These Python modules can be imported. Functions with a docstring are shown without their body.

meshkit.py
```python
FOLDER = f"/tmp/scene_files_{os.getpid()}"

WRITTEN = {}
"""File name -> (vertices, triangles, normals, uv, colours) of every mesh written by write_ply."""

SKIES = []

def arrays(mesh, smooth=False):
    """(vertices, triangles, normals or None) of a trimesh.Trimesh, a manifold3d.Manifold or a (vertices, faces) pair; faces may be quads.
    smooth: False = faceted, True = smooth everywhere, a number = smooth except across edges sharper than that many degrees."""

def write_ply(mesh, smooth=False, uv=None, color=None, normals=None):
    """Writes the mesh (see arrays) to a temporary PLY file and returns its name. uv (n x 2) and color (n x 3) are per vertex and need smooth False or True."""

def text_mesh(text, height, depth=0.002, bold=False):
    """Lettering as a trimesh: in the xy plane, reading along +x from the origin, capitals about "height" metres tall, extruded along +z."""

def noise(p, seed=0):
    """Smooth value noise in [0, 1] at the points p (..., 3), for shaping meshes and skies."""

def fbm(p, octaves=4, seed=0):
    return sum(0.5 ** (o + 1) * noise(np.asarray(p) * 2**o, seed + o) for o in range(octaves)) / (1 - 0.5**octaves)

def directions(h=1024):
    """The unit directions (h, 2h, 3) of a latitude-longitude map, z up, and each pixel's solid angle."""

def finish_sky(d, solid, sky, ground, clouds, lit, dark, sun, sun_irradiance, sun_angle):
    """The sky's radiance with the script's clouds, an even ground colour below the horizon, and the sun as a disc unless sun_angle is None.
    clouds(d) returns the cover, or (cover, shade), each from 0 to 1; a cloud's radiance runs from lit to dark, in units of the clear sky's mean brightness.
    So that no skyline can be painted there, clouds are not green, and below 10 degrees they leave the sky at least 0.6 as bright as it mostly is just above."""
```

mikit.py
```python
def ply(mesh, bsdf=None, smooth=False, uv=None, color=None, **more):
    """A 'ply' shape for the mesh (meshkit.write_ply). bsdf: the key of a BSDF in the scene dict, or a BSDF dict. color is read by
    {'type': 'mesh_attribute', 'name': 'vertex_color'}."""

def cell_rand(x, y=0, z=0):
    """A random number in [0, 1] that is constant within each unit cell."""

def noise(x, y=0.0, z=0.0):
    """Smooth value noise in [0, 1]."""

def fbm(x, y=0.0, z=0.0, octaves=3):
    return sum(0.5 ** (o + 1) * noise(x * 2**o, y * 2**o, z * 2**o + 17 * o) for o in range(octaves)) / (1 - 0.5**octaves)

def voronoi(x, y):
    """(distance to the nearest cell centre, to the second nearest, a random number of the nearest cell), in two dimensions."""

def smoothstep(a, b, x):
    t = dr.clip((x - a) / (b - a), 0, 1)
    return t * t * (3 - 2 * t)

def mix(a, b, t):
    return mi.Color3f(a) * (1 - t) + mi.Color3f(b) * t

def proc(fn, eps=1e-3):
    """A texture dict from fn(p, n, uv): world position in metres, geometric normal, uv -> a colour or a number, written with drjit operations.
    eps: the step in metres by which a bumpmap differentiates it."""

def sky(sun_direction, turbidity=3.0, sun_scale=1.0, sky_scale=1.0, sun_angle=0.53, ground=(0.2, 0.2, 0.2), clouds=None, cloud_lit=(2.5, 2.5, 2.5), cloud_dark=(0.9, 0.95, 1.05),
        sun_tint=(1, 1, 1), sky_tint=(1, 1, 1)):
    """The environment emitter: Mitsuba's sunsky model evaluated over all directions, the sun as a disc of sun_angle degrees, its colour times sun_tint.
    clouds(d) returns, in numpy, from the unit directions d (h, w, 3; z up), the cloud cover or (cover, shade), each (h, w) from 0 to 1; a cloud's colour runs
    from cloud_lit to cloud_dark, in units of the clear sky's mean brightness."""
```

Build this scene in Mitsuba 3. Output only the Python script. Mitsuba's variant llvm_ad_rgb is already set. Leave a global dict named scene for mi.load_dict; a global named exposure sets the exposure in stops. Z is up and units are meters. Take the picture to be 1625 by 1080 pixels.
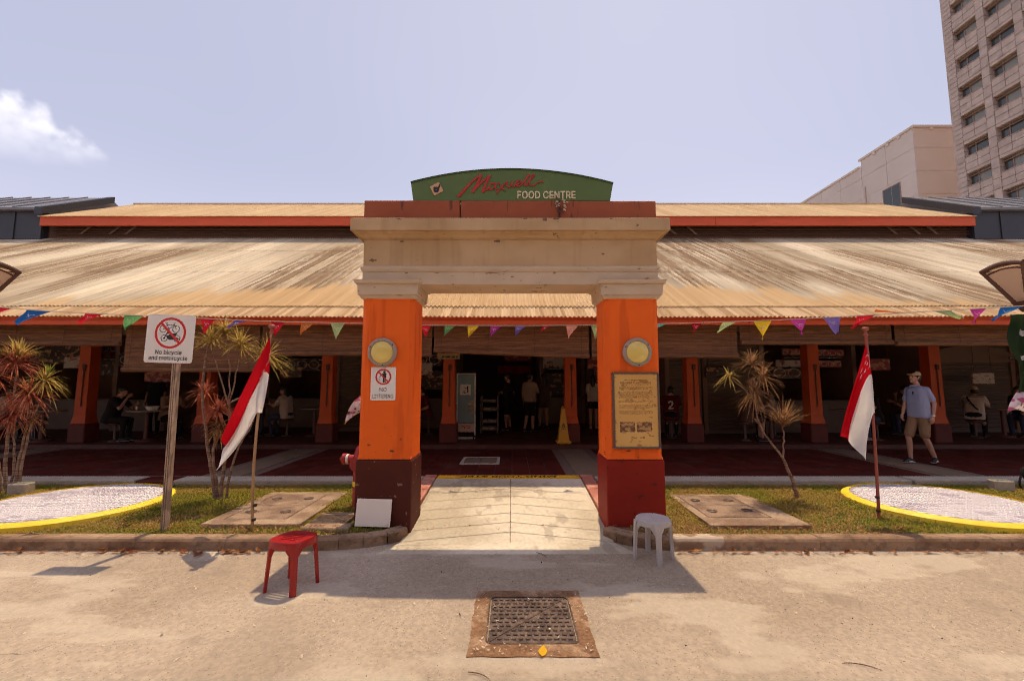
import math, random
import numpy as np, trimesh, manifold3d, shapely, shapely.geometry as sg, shapely.affinity as sa
import mitsuba as mi, drjit as dr
import mikit, meshkit
from mikit import proc, noise, fbm, voronoi, cell_rand, smoothstep, mix

T = mi.ScalarTransform4f
rnd = random.Random(11)
rng = np.random.default_rng(11)
scene, labels = {}, {}

# ---------------------------------------------------------------- camera, sky, exposure
CAM_Z, PITCH, FOCAL = 1.70, math.atan(68 / 710.0), 710.0
scene['camera'] = {'type': 'perspective', 'fov': 2 * math.degrees(math.atan(812.5 / FOCAL)), 'fov_axis': 'x',
                   'near_clip': 0.05, 'far_clip': 3000.0,
                   'to_world': T().look_at(origin=[0, 0, CAM_Z], target=[0, math.cos(PITCH), CAM_Z + math.sin(PITCH)], up=[0, 0, 1])}


def cloud_cover(d):
    az = np.degrees(np.arctan2(d[..., 0], d[..., 1]))
    el = np.degrees(np.arcsin(np.clip(d[..., 2], -1, 1)))
    n = meshkit.fbm(np.stack([az * 0.13, el * 0.16, 0 * az], -1), 5, 3)
    n2 = meshkit.fbm(np.stack([az * 0.35, el * 0.42, 0 * az + 9], -1), 4, 8)
    top = np.interp(az, [-80, -70, -60, -50.5, -48.9, -47.6, -47.2, -45.5, -43.4, -42.4], [14, 21, 22, 23.9, 24.3, 23.3, 22.5, 22.2, 21.4, 19.0])
    low = np.interp(az, [-80, -70, -60, -50, -46.5, -44.2, -42.4], [12, 15, 17, 18.6, 18.9, 19.6, 20.0])
    n3 = meshkit.fbm(np.stack([az * 0.9, el * 1.1, 0 * az + 2], -1), 5, 4)
    e = 2.4 * (n2 - 0.5) + 2.6 * (n3 - 0.5)
    body = np.clip((top + e - el) / 1.1, 0, 1) * np.clip((el - low + 1.2 * (n2 - 0.4)) / 3.2, 0, 1) * (az < -42.0)
    body = body * np.clip(0.25 + 1.25 * n3, 0, 1)
    body = np.clip(body, 0, 1)
    p = np.stack([d[..., 0], d[..., 1], d[..., 2]], -1)
    veil = 0.60 + 0.10 * (meshkit.fbm(p * 2.2, 3, 5) - 0.5)      # thin bright tropical haze over the whole sky
    milk = np.clip((24 - el) / 24, 0, 1) ** 1.3                     # the haze thickens and whitens towards the horizon
    glow = np.exp(-((az - 12) / 38.0) ** 2)                         # brighter under the sun
    veil = veil + 0.28 * milk + 0.06 * glow
    return veil + (0.95 - veil) * body, 1 - np.clip(np.maximum(0.85 * body, 0.55 * milk + 0.16 * glow), 0, 1)


SUN = (0.07, 0.345, 1.0)
scene['sky'] = mikit.sky(SUN, turbidity=3.0, sun_tint=(1.0, 0.95, 0.81), sky_tint=(1.2, 1.0, 0.95), ground=(0.3, 0.25, 0.2),
                         clouds=cloud_cover, cloud_lit=(4.25, 4.15, 4.4), cloud_dark=(2.98, 2.98, 3.74))
exposure = 1.34


# ---------------------------------------------------------------- small helpers
def at(x, y, Y):
    """The world point at depth Y that the photograph shows at pixel (x, y)."""
    u, v, c, s = (x - 812.5) / FOCAL, (540 - y) / FOCAL, math.cos(PITCH), math.sin(PITCH)
    k = Y / (c - v * s)
    return np.array([u * k, Y, CAM_Z + (s + v * c) * k])


USED = set()


def key_of(name, parent=None):
    base = f'{parent}__{name}' if parent else name
    k, i = base, 0
    while k in USED:
        i += 1
        k = f'{base}_{i:03d}'
    USED.add(k)
    return k


def put(name, mesh, mat, parent=None, smooth=False, to_world=None, **more):
    """One entry of the scene: a trimesh (or list of them) or a ready shape dict."""
    k = key_of(name, parent)
    if isinstance(mesh, dict):
        scene[k] = dict(mesh)
    else:
        if isinstance(mesh, (list, tuple)) and len(mesh) and hasattr(mesh[0], 'vertices'):
            mesh = trimesh.util.concatenate(list(mesh))
        scene[k] = mikit.ply(mesh, mat, smooth=smooth, **more)
    if to_world is not None:
        scene[k]['to_world'] = to_world
    return k


def thing(name, label, cat, group=None):
    k = key_of(name)
    labels[k] = {'label': label, 'category': cat}
    if group:
        labels[k]['group'] = group
    return k


def tag(k, label=None, cat=None, group=None, kind=None):
    d = labels.setdefault(k, {})
    for a, b in (('label', label), ('category', cat), ('group', group), ('kind', kind)):
        if b:
            d[a] = b
    return k


def rgb(*c):
    return {'type': 'rgb', 'value': list(c)}


def mat(name, color, rough=0.7, two=True, spec=0.5, metallic=0.0, bump=None, bump_scale=1.0, **more):
    c = color if isinstance(color, dict) else rgb(*color)
    r = rough if isinstance(rough, dict) else float(rough)
    b = {'type': 'principled', 'base_color': c, 'roughness': r, 'specular': spec, 'metallic': metallic, **more}
    if bump is not None:
        b = {'type': 'bumpmap', 'arbitrary': bump, 'scale': bump_scale, 'bsdf': b}
    scene[name] = {'type': 'twosided', 'bsdf': b} if two else b
    return name


def rotm(axis, deg):
    return trimesh.transformations.rotation_matrix(math.radians(deg), axis)


def box(x0, x1, y0, y1, z0, z1, b=0.0):
    """A box, chamfered by b."""
    if b <= 0:
        return trimesh.creation.box(bounds=[[x0, y0, z0], [x1, y1, z1]])
    p = []
    for i in (0, 1, 2):
        e = [b if j != i else 0 for j in range(3)]
        for x in (x0 + e[0], x1 - e[0]):
            for y in (y0 + e[1], y1 - e[1]):
                for z in (z0 + e[2], z1 - e[2]):
                    p.append((x, y, z))
    return trimesh.convex.convex_hull(np.array(p))


def hull(pts):
    return trimesh.convex.convex_hull(np.asarray(pts, float))


def tube(points, radii, sides=8, cap=True):
    p = np.asarray(points, float)
    n = len(p)
    r = np.broadcast_to(np.asarray(radii, float), (n,))
    t = np.gradient(p, axis=0)
    t /= np.linalg.norm(t, axis=1, keepdims=True) + 1e-12
    ref = np.array([0, 0, 1.0]) if abs(t[0, 2]) < 0.9 else np.array([1.0, 0, 0])
    a = np.cross(t, ref)
    a /= np.linalg.norm(a, axis=1, keepdims=True) + 1e-12
    b = np.cross(t, a)
    ang = np.arange(sides) * 2 * np.pi / sides
    v = p[:, None] + r[:, None, None] * (np.cos(ang)[None, :, None] * a[:, None] + np.sin(ang)[None, :, None] * b[:, None])
    v = v.reshape(-1, 3)
    f = []
    for i in range(n - 1):
        for j in range(sides):
            q = [i * sides + j, i * sides + (j + 1) % sides, (i + 1) * sides + (j + 1) % sides, (i + 1) * sides + j]
            f += [[q[0], q[1], q[2]], [q[0], q[2], q[3]]]
    if cap:
        v = np.vstack([v, p[0], p[-1]])
        for j in range(sides):
            f += [[n * sides, (j + 1) % sides, j], [n * sides + 1, (n - 1) * sides + j, (n - 1) * sides + (j + 1) % sides]]
    return trimesh.Trimesh(v, np.array(f)[:, ::-1], process=False)


def bend(points, n=12):
    """A smooth curve through the points."""
    from scipy.interpolate import CubicSpline, interp1d
    p = np.asarray(points, float)
    s = np.r_[0, np.cumsum(np.linalg.norm(np.diff(p, axis=0), axis=1))]
    u = np.linspace(0, s[-1], n)
    return CubicSpline(s, p)(u) if len(p) > 2 else interp1d(s, p, axis=0)(u)


def lathe(profile, n=32):
    return trimesh.creation.revolve(np.asarray(profile, float), sections=n)


def prism(poly, depth):
    """shapely polygon(s) in x, z -> a solid from y = 0 towards -y."""
    parts = [g for g in getattr(poly, 'geoms', [poly]) if not g.is_empty and g.area > 1e-9]
    m = trimesh.util.concatenate([trimesh.creation.extrude_polygon(g, depth, engine='earcut') for g in parts])
    m.apply_transform(rotm([1, 0, 0], 90))
    return m


def text(s, h, depth=0.002, bold=False, center=True):
    """Lettering standing upright, read from -y, its middle at the origin."""
    m = meshkit.text_mesh(s, h, depth, bold)
    b = m.bounds
    if center:
        m.apply_translation([-(b[0, 0] + b[1, 0]) / 2, -h / 2, 0])
    m.apply_transform(rotm([1, 0, 0], 90))
    return m


def move(m, *d):
    m = m.copy()
    m.apply_translation(d)
    return m


def stroke(lines, w, cap='round'):
    return shapely.union_all([sg.LineString(l).buffer(w / 2, cap_style=cap, quad_segs=4) for l in lines])


def circle(x, y, r, q=12):
    return sg.Point(x, y).buffer(r, quad_segs=q)


def ring(x, y, r0, r1, q=16):
    return circle(x, y, r1, q).difference(circle(x, y, r0, q))


def sheet(fn, nu, nv):
    """A grid surface: fn(u, v) -> points, u and v arrays from 0 to 1."""
    u, v = np.meshgrid(np.linspace(0, 1, nu + 1), np.linspace(0, 1, nv + 1), indexing='ij')
    p = np.asarray(fn(u, v), float).reshape(-1, 3)
    i, j = np.meshgrid(np.arange(nu), np.arange(nv), indexing='ij')
    a = i * (nv + 1) + j
    q = np.stack([a, a + nv + 1, a + nv + 2, a + 1], -1).reshape(-1, 4)
    return trimesh.Trimesh(p, np.vstack([q[:, [0, 1, 2]], q[:, [0, 2, 3]]]), process=False)


# ---------------------------------------------------------------- materials
def g(v):                                      # a grey Color3f from a float
    return mi.Color3f(v, v, v)


def road_color(p, n, uv):
    big = fbm(p.x * 0.7 + 3, p.y * 0.7, 0, 4)
    fine = fbm(p.x * 45, p.y * 45, 0, 3)
    c = mix((0.325, 0.248, 0.178), (0.395, 0.310, 0.230), smoothstep(0.3, 0.7, big))
    c = c * (0.76 + 0.48 * fine)
    d1, d2, w = voronoi(p.x * 52, p.y * 52)
    pale = smoothstep(0.34, 0.12, d1) * smoothstep(0.72, 0.95, w) * smoothstep(0.3, 0.7, fbm(p.x * 5, p.y * 5, 3, 3))
    dark = smoothstep(0.26, 0.14, d1) * smoothstep(0.16, 0.1, w)
    c = mix(c, (0.58, 0.49, 0.38), pale * 0.7)
    c = mix(c, (0.12, 0.085, 0.06), dark * 0.75)
    st = fbm(p.x * 2.2 + 40, p.y * 1.4, 2, 4)
    c = mix(c, (0.27, 0.21, 0.155), smoothstep(0.60, 0.74, st) * 0.3)
    d = smoothstep(0.56, 0.66, fbm(p.x * 1.3 + 7, p.y * 3.1, 5, 4))
    c = mix(c, (0.54, 0.46, 0.35), d * 0.4)
    w = p.x * 0.42 - p.y * 0.9 + 0.5 * fbm(p.x * 2.1, p.y * 2.1, 9, 4)
    crack = smoothstep(0.006, 0.002, dr.abs(w - dr.round(w / 1.9) * 1.9)) * smoothstep(0.45, 0.6, noise(p.x * 0.9 + 3, p.y * 0.9))
    c = mix(c, (0.13, 0.09, 0.06), crack * 0.75)
    oil = smoothstep(0.70, 0.80, fbm(p.x * 1.9 + 20, p.y * 1.9, 6, 4))
    return mix(c, (0.22, 0.165, 0.12), oil * 0.35)


def road_bump(p, n, uv):
    d1, d2, w = voronoi(p.x * 55, p.y * 55)
    return 0.0022 * smoothstep(0.4, 0.1, d1) * w + 0.0015 * noise(p.x * 120, p.y * 120)


mat('m_road', proc(road_color), 0.85, spec=0.25, bump=proc(road_bump, 2e-3))


def ramp_color(p, n, uv):
    big = fbm(p.x * 1.1 + 8, p.y * 1.3, 0, 4)
    c = mix((0.45, 0.38, 0.275), (0.63, 0.55, 0.42), smoothstep(0.3, 0.68, big))
    c = c * (0.85 + 0.3 * fbm(p.x * 38, p.y * 38, 0, 3))
    s = smoothstep(0.62, 0.72, fbm(p.x * 5, p.y * 2.5, 3, 4))
    return mix(c, (0.22, 0.17, 0.12), s * 0.4)


mat('m_ramp', proc(ramp_color), 0.85, spec=0.25, bump=proc(lambda p, n, uv: 0.0015 * fbm(p.x * 70, p.y * 70, 0, 2), 2e-3))


def kerb_color(p, n, uv):
    c = mix((0.20, 0.115, 0.066), (0.33, 0.215, 0.135), smoothstep(0.3, 0.7, fbm(p.x * 2, p.y * 3, p.z * 6, 4)))
    d = smoothstep(0.52, 0.7, fbm(p.x * 16, p.y * 16, p.z * 16, 4))
    return mix(c, (0.11, 0.065, 0.04), d * 0.5) * (0.85 + 0.3 * noise(p.x * 60, p.y * 60, p.z * 60))


mat('m_kerb', proc(kerb_color), 0.9, spec=0.2, bump=proc(lambda p, n, uv: 0.004 * fbm(p.x * 25, p.y * 25, p.z * 25, 3), 2e-3))
mat('m_kerb_white', proc(lambda p, n, uv: mix((0.46, 0.36, 0.27), (0.24, 0.15, 0.09), smoothstep(0.38, 0.60, fbm(p.x * 8, p.y * 8, p.z * 8, 4)))), 0.85, spec=0.2,
    bump=proc(lambda p, n, uv: 0.004 * fbm(p.x * 25, p.y * 25, p.z * 25, 3), 2e-3))


def soil_color(p, n, uv):
    c = mix((0.10, 0.065, 0.03), (0.19, 0.115, 0.055), fbm(p.x * 6, p.y * 6, 0, 4))
    return mix(c, (0.08, 0.085, 0.022), smoothstep(0.42, 0.6, fbm(p.x * 1.7, p.y * 1.7 + 5, 0, 3))) * (0.6 + 0.8 * noise(p.x * 70, p.y * 70))


mat('m_soil', proc(soil_color), 0.95, spec=0.1)


def blade_color(p, n, uv):
    r = cell_rand(p.x * 60, p.y * 60)
    patch = fbm(p.x * 1.5, p.y * 1.9, 0, 3)
    gcol = mix((0.19, 0.21, 0.026), (0.50, 0.42, 0.075), r)
    return mix(gcol, (0.55, 0.36, 0.11), smoothstep(0.45, 0.65, patch) * 0.7)


def thin(name, color, trans=0.9, rough=0.6):
    scene[name] = {'type': 'principledthin', 'base_color': color if isinstance(color, dict) else rgb(*color), 'roughness': rough, 'diff_trans': trans, 'spec_trans': 0.0}
    return name


thin('m_grass', proc(blade_color), 1.0)
thin('m_dry_grass', proc(lambda p, n, uv: mix((0.34, 0.15, 0.05), (0.66, 0.40, 0.17), cell_rand(p.x * 60, p.y * 60))), 0.5)
mat('m_slab', proc(lambda p, n, uv: mix((0.20, 0.125, 0.08), (0.34, 0.235, 0.155), smoothstep(0.3, 0.7, fbm(p.x * 4, p.y * 4, 0, 4))) * (0.8 + 0.4 * noise(p.x * 80, p.y * 80))), 0.9, spec=0.2,
    bump=proc(lambda p, n, uv: 0.002 * fbm(p.x * 50, p.y * 50, 0, 3), 2e-3))
mat('m_slab_cover', proc(lambda p, n, uv: mix((0.17, 0.105, 0.07), (0.29, 0.195, 0.13), smoothstep(0.3, 0.7, fbm(p.x * 5, p.y * 5, 4, 4))) * (0.8 + 0.4 * noise(p.x * 90, p.y * 90))), 0.85, spec=0.25)
mat('m_iron', proc(lambda p, n, uv: mix((0.075, 0.046, 0.036), (0.15, 0.10, 0.075), smoothstep(0.35, 0.7, fbm(p.x * 22, p.y * 22, p.z * 22, 4)))), 0.5, metallic=0.35)
mat('m_rust_concrete', proc(lambda p, n, uv: mix((0.20, 0.105, 0.055), (0.34, 0.215, 0.13), smoothstep(0.35, 0.72, fbm(p.x * 9, p.y * 9, 0, 4))) * (0.55 + 0.9 * fbm(p.x * 60, p.y * 60, 0, 3))), 0.9, spec=0.2,
    bump=proc(lambda p, n, uv: 0.003 * fbm(p.x * 60, p.y * 60, 0, 3), 2e-3))


def tile_color(p, n, uv):
    r = cell_rand(p.x / 0.3, (p.y - 7.5) / 0.3)
    c = mix((0.065, 0.009, 0.006), (0.095, 0.014, 0.009), r)
    return mix(c, (0.08, 0.035, 0.025), smoothstep(0.6, 0.75, fbm(p.x * 2.5, p.y * 2.5, 0, 4)) * 0.5)


mat('m_red_tile', proc(tile_color), 0.55, spec=0.3)
mat('m_joint', (0.14, 0.085, 0.065), 0.9)
mat('m_band', proc(lambda p, n, uv: mix((0.15, 0.095, 0.065), (0.22, 0.145, 0.10), fbm(p.x * 4, p.y * 4, 0, 4))), 0.85, spec=0.2)
mat('m_strip', proc(lambda p, n, uv: mix((0.34, 0.28, 0.22), (0.46, 0.39, 0.31), fbm(p.x * 4, p.y * 4, 0, 4)) * (0.85 + 0.3 * noise(p.x * 50, p.y * 50, p.z * 50))), 0.9, spec=0.2)
mat('m_red_kerb', proc(lambda p, n, uv: mix((0.40, 0.13, 0.085), (0.50, 0.24, 0.17), smoothstep(0.4, 0.7, fbm(p.x * 6, p.y * 6, p.z * 6, 4)))), 0.75)
mat('m_yellow_paint', proc(lambda p, n, uv: mix((0.75, 0.40, 0.02), (0.58, 0.24, 0.03), smoothstep(0.5, 0.7, fbm(p.x * 8, p.y * 8, 0, 4)))), 0.7)
mat('m_black_paint', (0.02, 0.015, 0.012), 0.6)


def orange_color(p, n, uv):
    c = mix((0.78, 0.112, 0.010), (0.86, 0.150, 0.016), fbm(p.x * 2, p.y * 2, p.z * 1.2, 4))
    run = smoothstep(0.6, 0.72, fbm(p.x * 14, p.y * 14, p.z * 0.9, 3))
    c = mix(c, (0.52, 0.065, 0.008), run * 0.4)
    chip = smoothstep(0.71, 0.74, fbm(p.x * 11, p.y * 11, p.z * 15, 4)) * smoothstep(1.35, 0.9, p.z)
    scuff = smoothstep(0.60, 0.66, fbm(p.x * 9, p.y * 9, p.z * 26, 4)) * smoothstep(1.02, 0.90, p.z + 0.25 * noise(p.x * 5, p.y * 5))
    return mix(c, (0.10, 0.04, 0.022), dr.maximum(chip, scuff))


mat('m_orange', proc(orange_color), 0.65, spec=0.2, bump=proc(lambda p, n, uv: 0.0015 * fbm(p.x * 18, p.y * 18, p.z * 18, 3), 2e-3))


def base_color(lo, hi, fleck):
    return lambda p, n, uv: mix(mix(lo, hi, fbm(p.x * 4, p.y * 4, p.z * 4, 4)), fleck, smoothstep(0.77, 0.79, fbm(p.x * 16 + 5, p.y * 16, p.z * 16, 3)))


mat('m_maroon', proc(base_color((0.075, 0.016, 0.010), (0.095, 0.023, 0.015), (0.22, 0.13, 0.09))), 0.65, spec=0.15)
mat('m_deep_red', proc(base_color((0.21, 0.013, 0.008), (0.26, 0.020, 0.011), (0.10, 0.02, 0.012))), 0.6, spec=0.15)


def plaster_color(p, n, uv):
    c = mix((0.46, 0.305, 0.160), (0.54, 0.375, 0.215), smoothstep(0.3, 0.7, fbm(p.x * 2, p.y * 2, p.z * 2, 4)))
    run = smoothstep(0.52, 0.7, fbm(p.x * 9, p.y * 9, p.z * 0.7 + 3, 4))
    c = mix(c, (0.32, 0.20, 0.10), run * 0.35)
    blot = smoothstep(0.765, 0.79, fbm(p.x * 13, p.y * 13, p.z * 13, 3))
    return mix(c, (0.10, 0.06, 0.04), blot * 0.8)


mat('m_plaster', proc(plaster_color), 0.8, spec=0.25, bump=proc(lambda p, n, uv: 0.002 * fbm(p.x * 22, p.y * 22, p.z * 22, 3), 2e-3))
mat('m_plaster_pale', proc(lambda p, n, uv: mix(mix((0.50, 0.385, 0.265), (0.60, 0.475, 0.345), fbm(p.x * 5, p.y * 5, p.z * 5, 4)), (0.28, 0.16, 0.08), smoothstep(0.73, 0.79, fbm(p.x * 10, p.y * 10, p.z * 22, 4)))), 0.8, spec=0.25)


def planter_color(p, n, uv):
    c = mix((0.27, 0.060, 0.022), (0.36, 0.095, 0.036), fbm(p.x * 3, p.y * 3, p.z * 3, 4))
    run = smoothstep(0.66, 0.74, fbm(p.x * 19, p.y * 3, p.z * 2.6, 3))
    return mix(c, (0.07, 0.022, 0.014), run * 0.7)


mat('m_planter', proc(planter_color), 0.75, bump=proc(lambda p, n, uv: 0.002 * fbm(p.x * 20, p.y * 20, p.z * 20, 3), 2e-3))
mat('m_sign_green', proc(lambda p, n, uv: mix((0.075, 0.13, 0.028), (0.105, 0.165, 0.038), fbm(p.x * 2.5, p.y * 2, p.z * 4, 4))), 0.5)
mat('m_sign_edge', (0.035, 0.065, 0.02), 0.6)
mat('m_sign_red', (0.42, 0.025, 0.015), 0.5)
mat('m_sign_cream', (0.68, 0.58, 0.38), 0.6)


def roof_color(p, n, uv):
    c = mix((0.50, 0.40, 0.275), (0.72, 0.615, 0.46), smoothstep(0.3, 0.7, fbm(p.x * 0.9, p.y * 0.3, 2, 4)))
    rib = dr.floor(p.x / 0.0762 + 0.5)
    r1 = cell_rand(rib)
    r2 = noise(rib * 0.73 + 5.3, p.y * 0.55 + 9 * r1)
    thin_ = 0.5 * r1 + 0.5 * fbm(p.x * 9.0, p.y * 0.9, 3, 3)
    grime = smoothstep(0.44, 0.60, fbm(p.x * 0.62 + 11, p.y * 0.17, 0, 4) + 0.10 * (r1 - 0.5))
    speck = fbm(p.x * 22, p.y * 4.5, 5, 3)
    c = mix(c, (0.25, 0.145, 0.072), grime * smoothstep(0.16, 0.62, 0.6 * r2 + 0.4 * speck) * 0.88)
    c = mix(c, (0.13, 0.08, 0.05), smoothstep(0.60, 0.75, speck) * smoothstep(0.5, 0.8, r2) * (0.15 + 0.5 * grime))
    c = c * (0.80 + 0.28 * r1) * (0.9 + 0.2 * speck)
    # below a ragged line near the eave the sheets turn from pale to tan
    edge = dr.clip(10.4 - 0.24 * dr.abs(p.x), 8.2, 9.7) + 0.9 * (fbm(p.x * 2.2, p.y * 0.8, 7, 3) - 0.5) + 0.9 * (thin_ - 0.5)
    tan = mix((0.50, 0.31, 0.135), (0.64, 0.44, 0.23), thin_)
    return mix(c, tan, smoothstep(0.22, -0.22, p.y - edge) * 0.85)


mat('m_roof', proc(roof_color), 0.8, spec=0.25)
mat('m_roof_eave', proc(lambda p, n, uv: mix((0.42, 0.26, 0.13), (0.66, 0.48, 0.29), cell_rand(dr.floor(p.x / 0.0762 + 0.5), 4))), 0.8, spec=0.25)
mat('m_roof_up', proc(lambda p, n, uv: mix((0.46, 0.29, 0.14), (0.64, 0.47, 0.28), 0.5 * cell_rand(dr.floor(p.x / 0.0762 + 0.5), 2) + 0.5 * fbm(p.x * 3, p.y * 0.5, 0, 4))), 0.8, spec=0.25)
mat('m_fascia', proc(lambda p, n, uv: mix((0.58, 0.078, 0.022), (0.70, 0.115, 0.034), fbm(p.x * 1.2, p.y, p.z * 6, 4))), 0.6)
mat('m_dark_clad', proc(lambda p, n, uv: mix((0.030, 0.030, 0.036), (0.045, 0.044, 0.05), fbm(p.x, p.y, p.z, 3))), 0.45, metallic=0.2)
mat('m_clad_roof', proc(lambda p, n, uv: mix((0.17, 0.165, 0.18), (0.23, 0.22, 0.235), fbm(p.x * 2, p.y * 0.6, 0, 3))), 0.5, metallic=0.3)
mat('m_dark_wood', (0.11, 0.056, 0.037), 0.8)
mat('m_clerestory', (0.15, 0.08, 0.055), 0.8)
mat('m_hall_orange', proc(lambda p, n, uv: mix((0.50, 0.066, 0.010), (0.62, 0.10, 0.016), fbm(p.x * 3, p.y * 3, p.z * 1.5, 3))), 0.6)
mat('m_hall_base', (0.12, 0.018, 0.010), 0.65)
mat('m_floor', proc(lambda p, n, uv: mix((0.075, 0.022, 0.016), (0.105, 0.032, 0.022), cell_rand(p.x / 0.3, p.y / 0.3))), 0.5)
mat('m_hall_dark', (0.24, 0.155, 0.12), 0.9)


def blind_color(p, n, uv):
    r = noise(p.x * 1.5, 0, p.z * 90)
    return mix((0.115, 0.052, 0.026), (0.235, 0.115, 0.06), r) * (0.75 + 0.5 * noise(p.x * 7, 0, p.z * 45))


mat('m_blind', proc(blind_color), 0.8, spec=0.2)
mat('m_cord', (0.5, 0.42, 0.34), 0.8)
mat('m_white', (0.74, 0.71, 0.66), 0.45)
mat('m_print_red', (0.55, 0.02, 0.02), 0.5)
mat('m_black', (0.016, 0.013, 0.012), 0.5)
mat('m_sign_back', (0.35, 0.33, 0.3), 0.5, metallic=0.4)
mat('m_post', proc(lambda p, n, uv: mix((0.30, 0.20, 0.13), (0.42, 0.31, 0.215), fbm(p.x * 12, p.y * 12, p.z * 2.5, 4)) * (0.65 + 0.5 * smoothstep(0.35, 0.5, fbm(p.x * 25, p.y * 25, p.z * 5, 3)))), 0.8)
mat('m_bamboo', proc(lambda p, n, uv: mix((0.32, 0.17, 0.075), (0.46, 0.28, 0.13), fbm(p.x * 20, p.y * 20, p.z * 5, 3))), 0.6)
mat('m_red_pole', (0.30, 0.07, 0.045), 0.5)
thin('m_flag_red', (0.62, 0.010, 0.020), 0.75, 0.7)
thin('m_flag_white', (0.86, 0.83, 0.81), 0.95, 0.7)
mat('m_red_plastic', proc(lambda p, n, uv: mix((0.27, 0.006, 0.007), (0.33, 0.010, 0.009), fbm(p.x * 9, p.y * 9, p.z * 9, 3))), 0.32, spec=0.5)
mat('m_grey_plastic', proc(lambda p, n, uv: mix((0.40, 0.36, 0.34), (0.50, 0.455, 0.43), fbm(p.x * 9, p.y * 9, p.z * 9, 3))), 0.4)
mat('m_board', (0.80, 0.70, 0.60), 0.6)
mat('m_hydrant', proc(lambda p, n, uv: mix((0.30, 0.012, 0.012), (0.38, 0.025, 0.02), fbm(p.x * 12, p.y * 12, p.z * 12, 3))), 0.45)
mat('m_brass', (0.42, 0.26, 0.07), 0.4, metallic=0.6)
mat('m_steel', (0.40, 0.36, 0.33), 0.35, metallic=0.8)
mat('m_lamp_ring', (0.34, 0.27, 0.22), 0.5, metallic=0.2)
mat('m_lamp_glass', proc(lambda p, n, uv: mix((0.66, 0.48, 0.10), (0.78, 0.62, 0.19), fbm(p.x * 12, p.y, p.z * 12, 3))), 0.3, spec=0.5)
mat('m_plaque_frame', (0.10, 0.065, 0.05), 0.5)


def gold_color(p, n, uv):
    c = mix((0.58, 0.30, 0.07), (0.68, 0.42, 0.13), fbm(p.x * 4, 0, p.z * 3, 4))
    return mix(c, (0.30, 0.13, 0.03), smoothstep(0.66, 0.72, fbm(p.x * 22, 0, p.z * 22, 4)) * 0.8)


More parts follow.
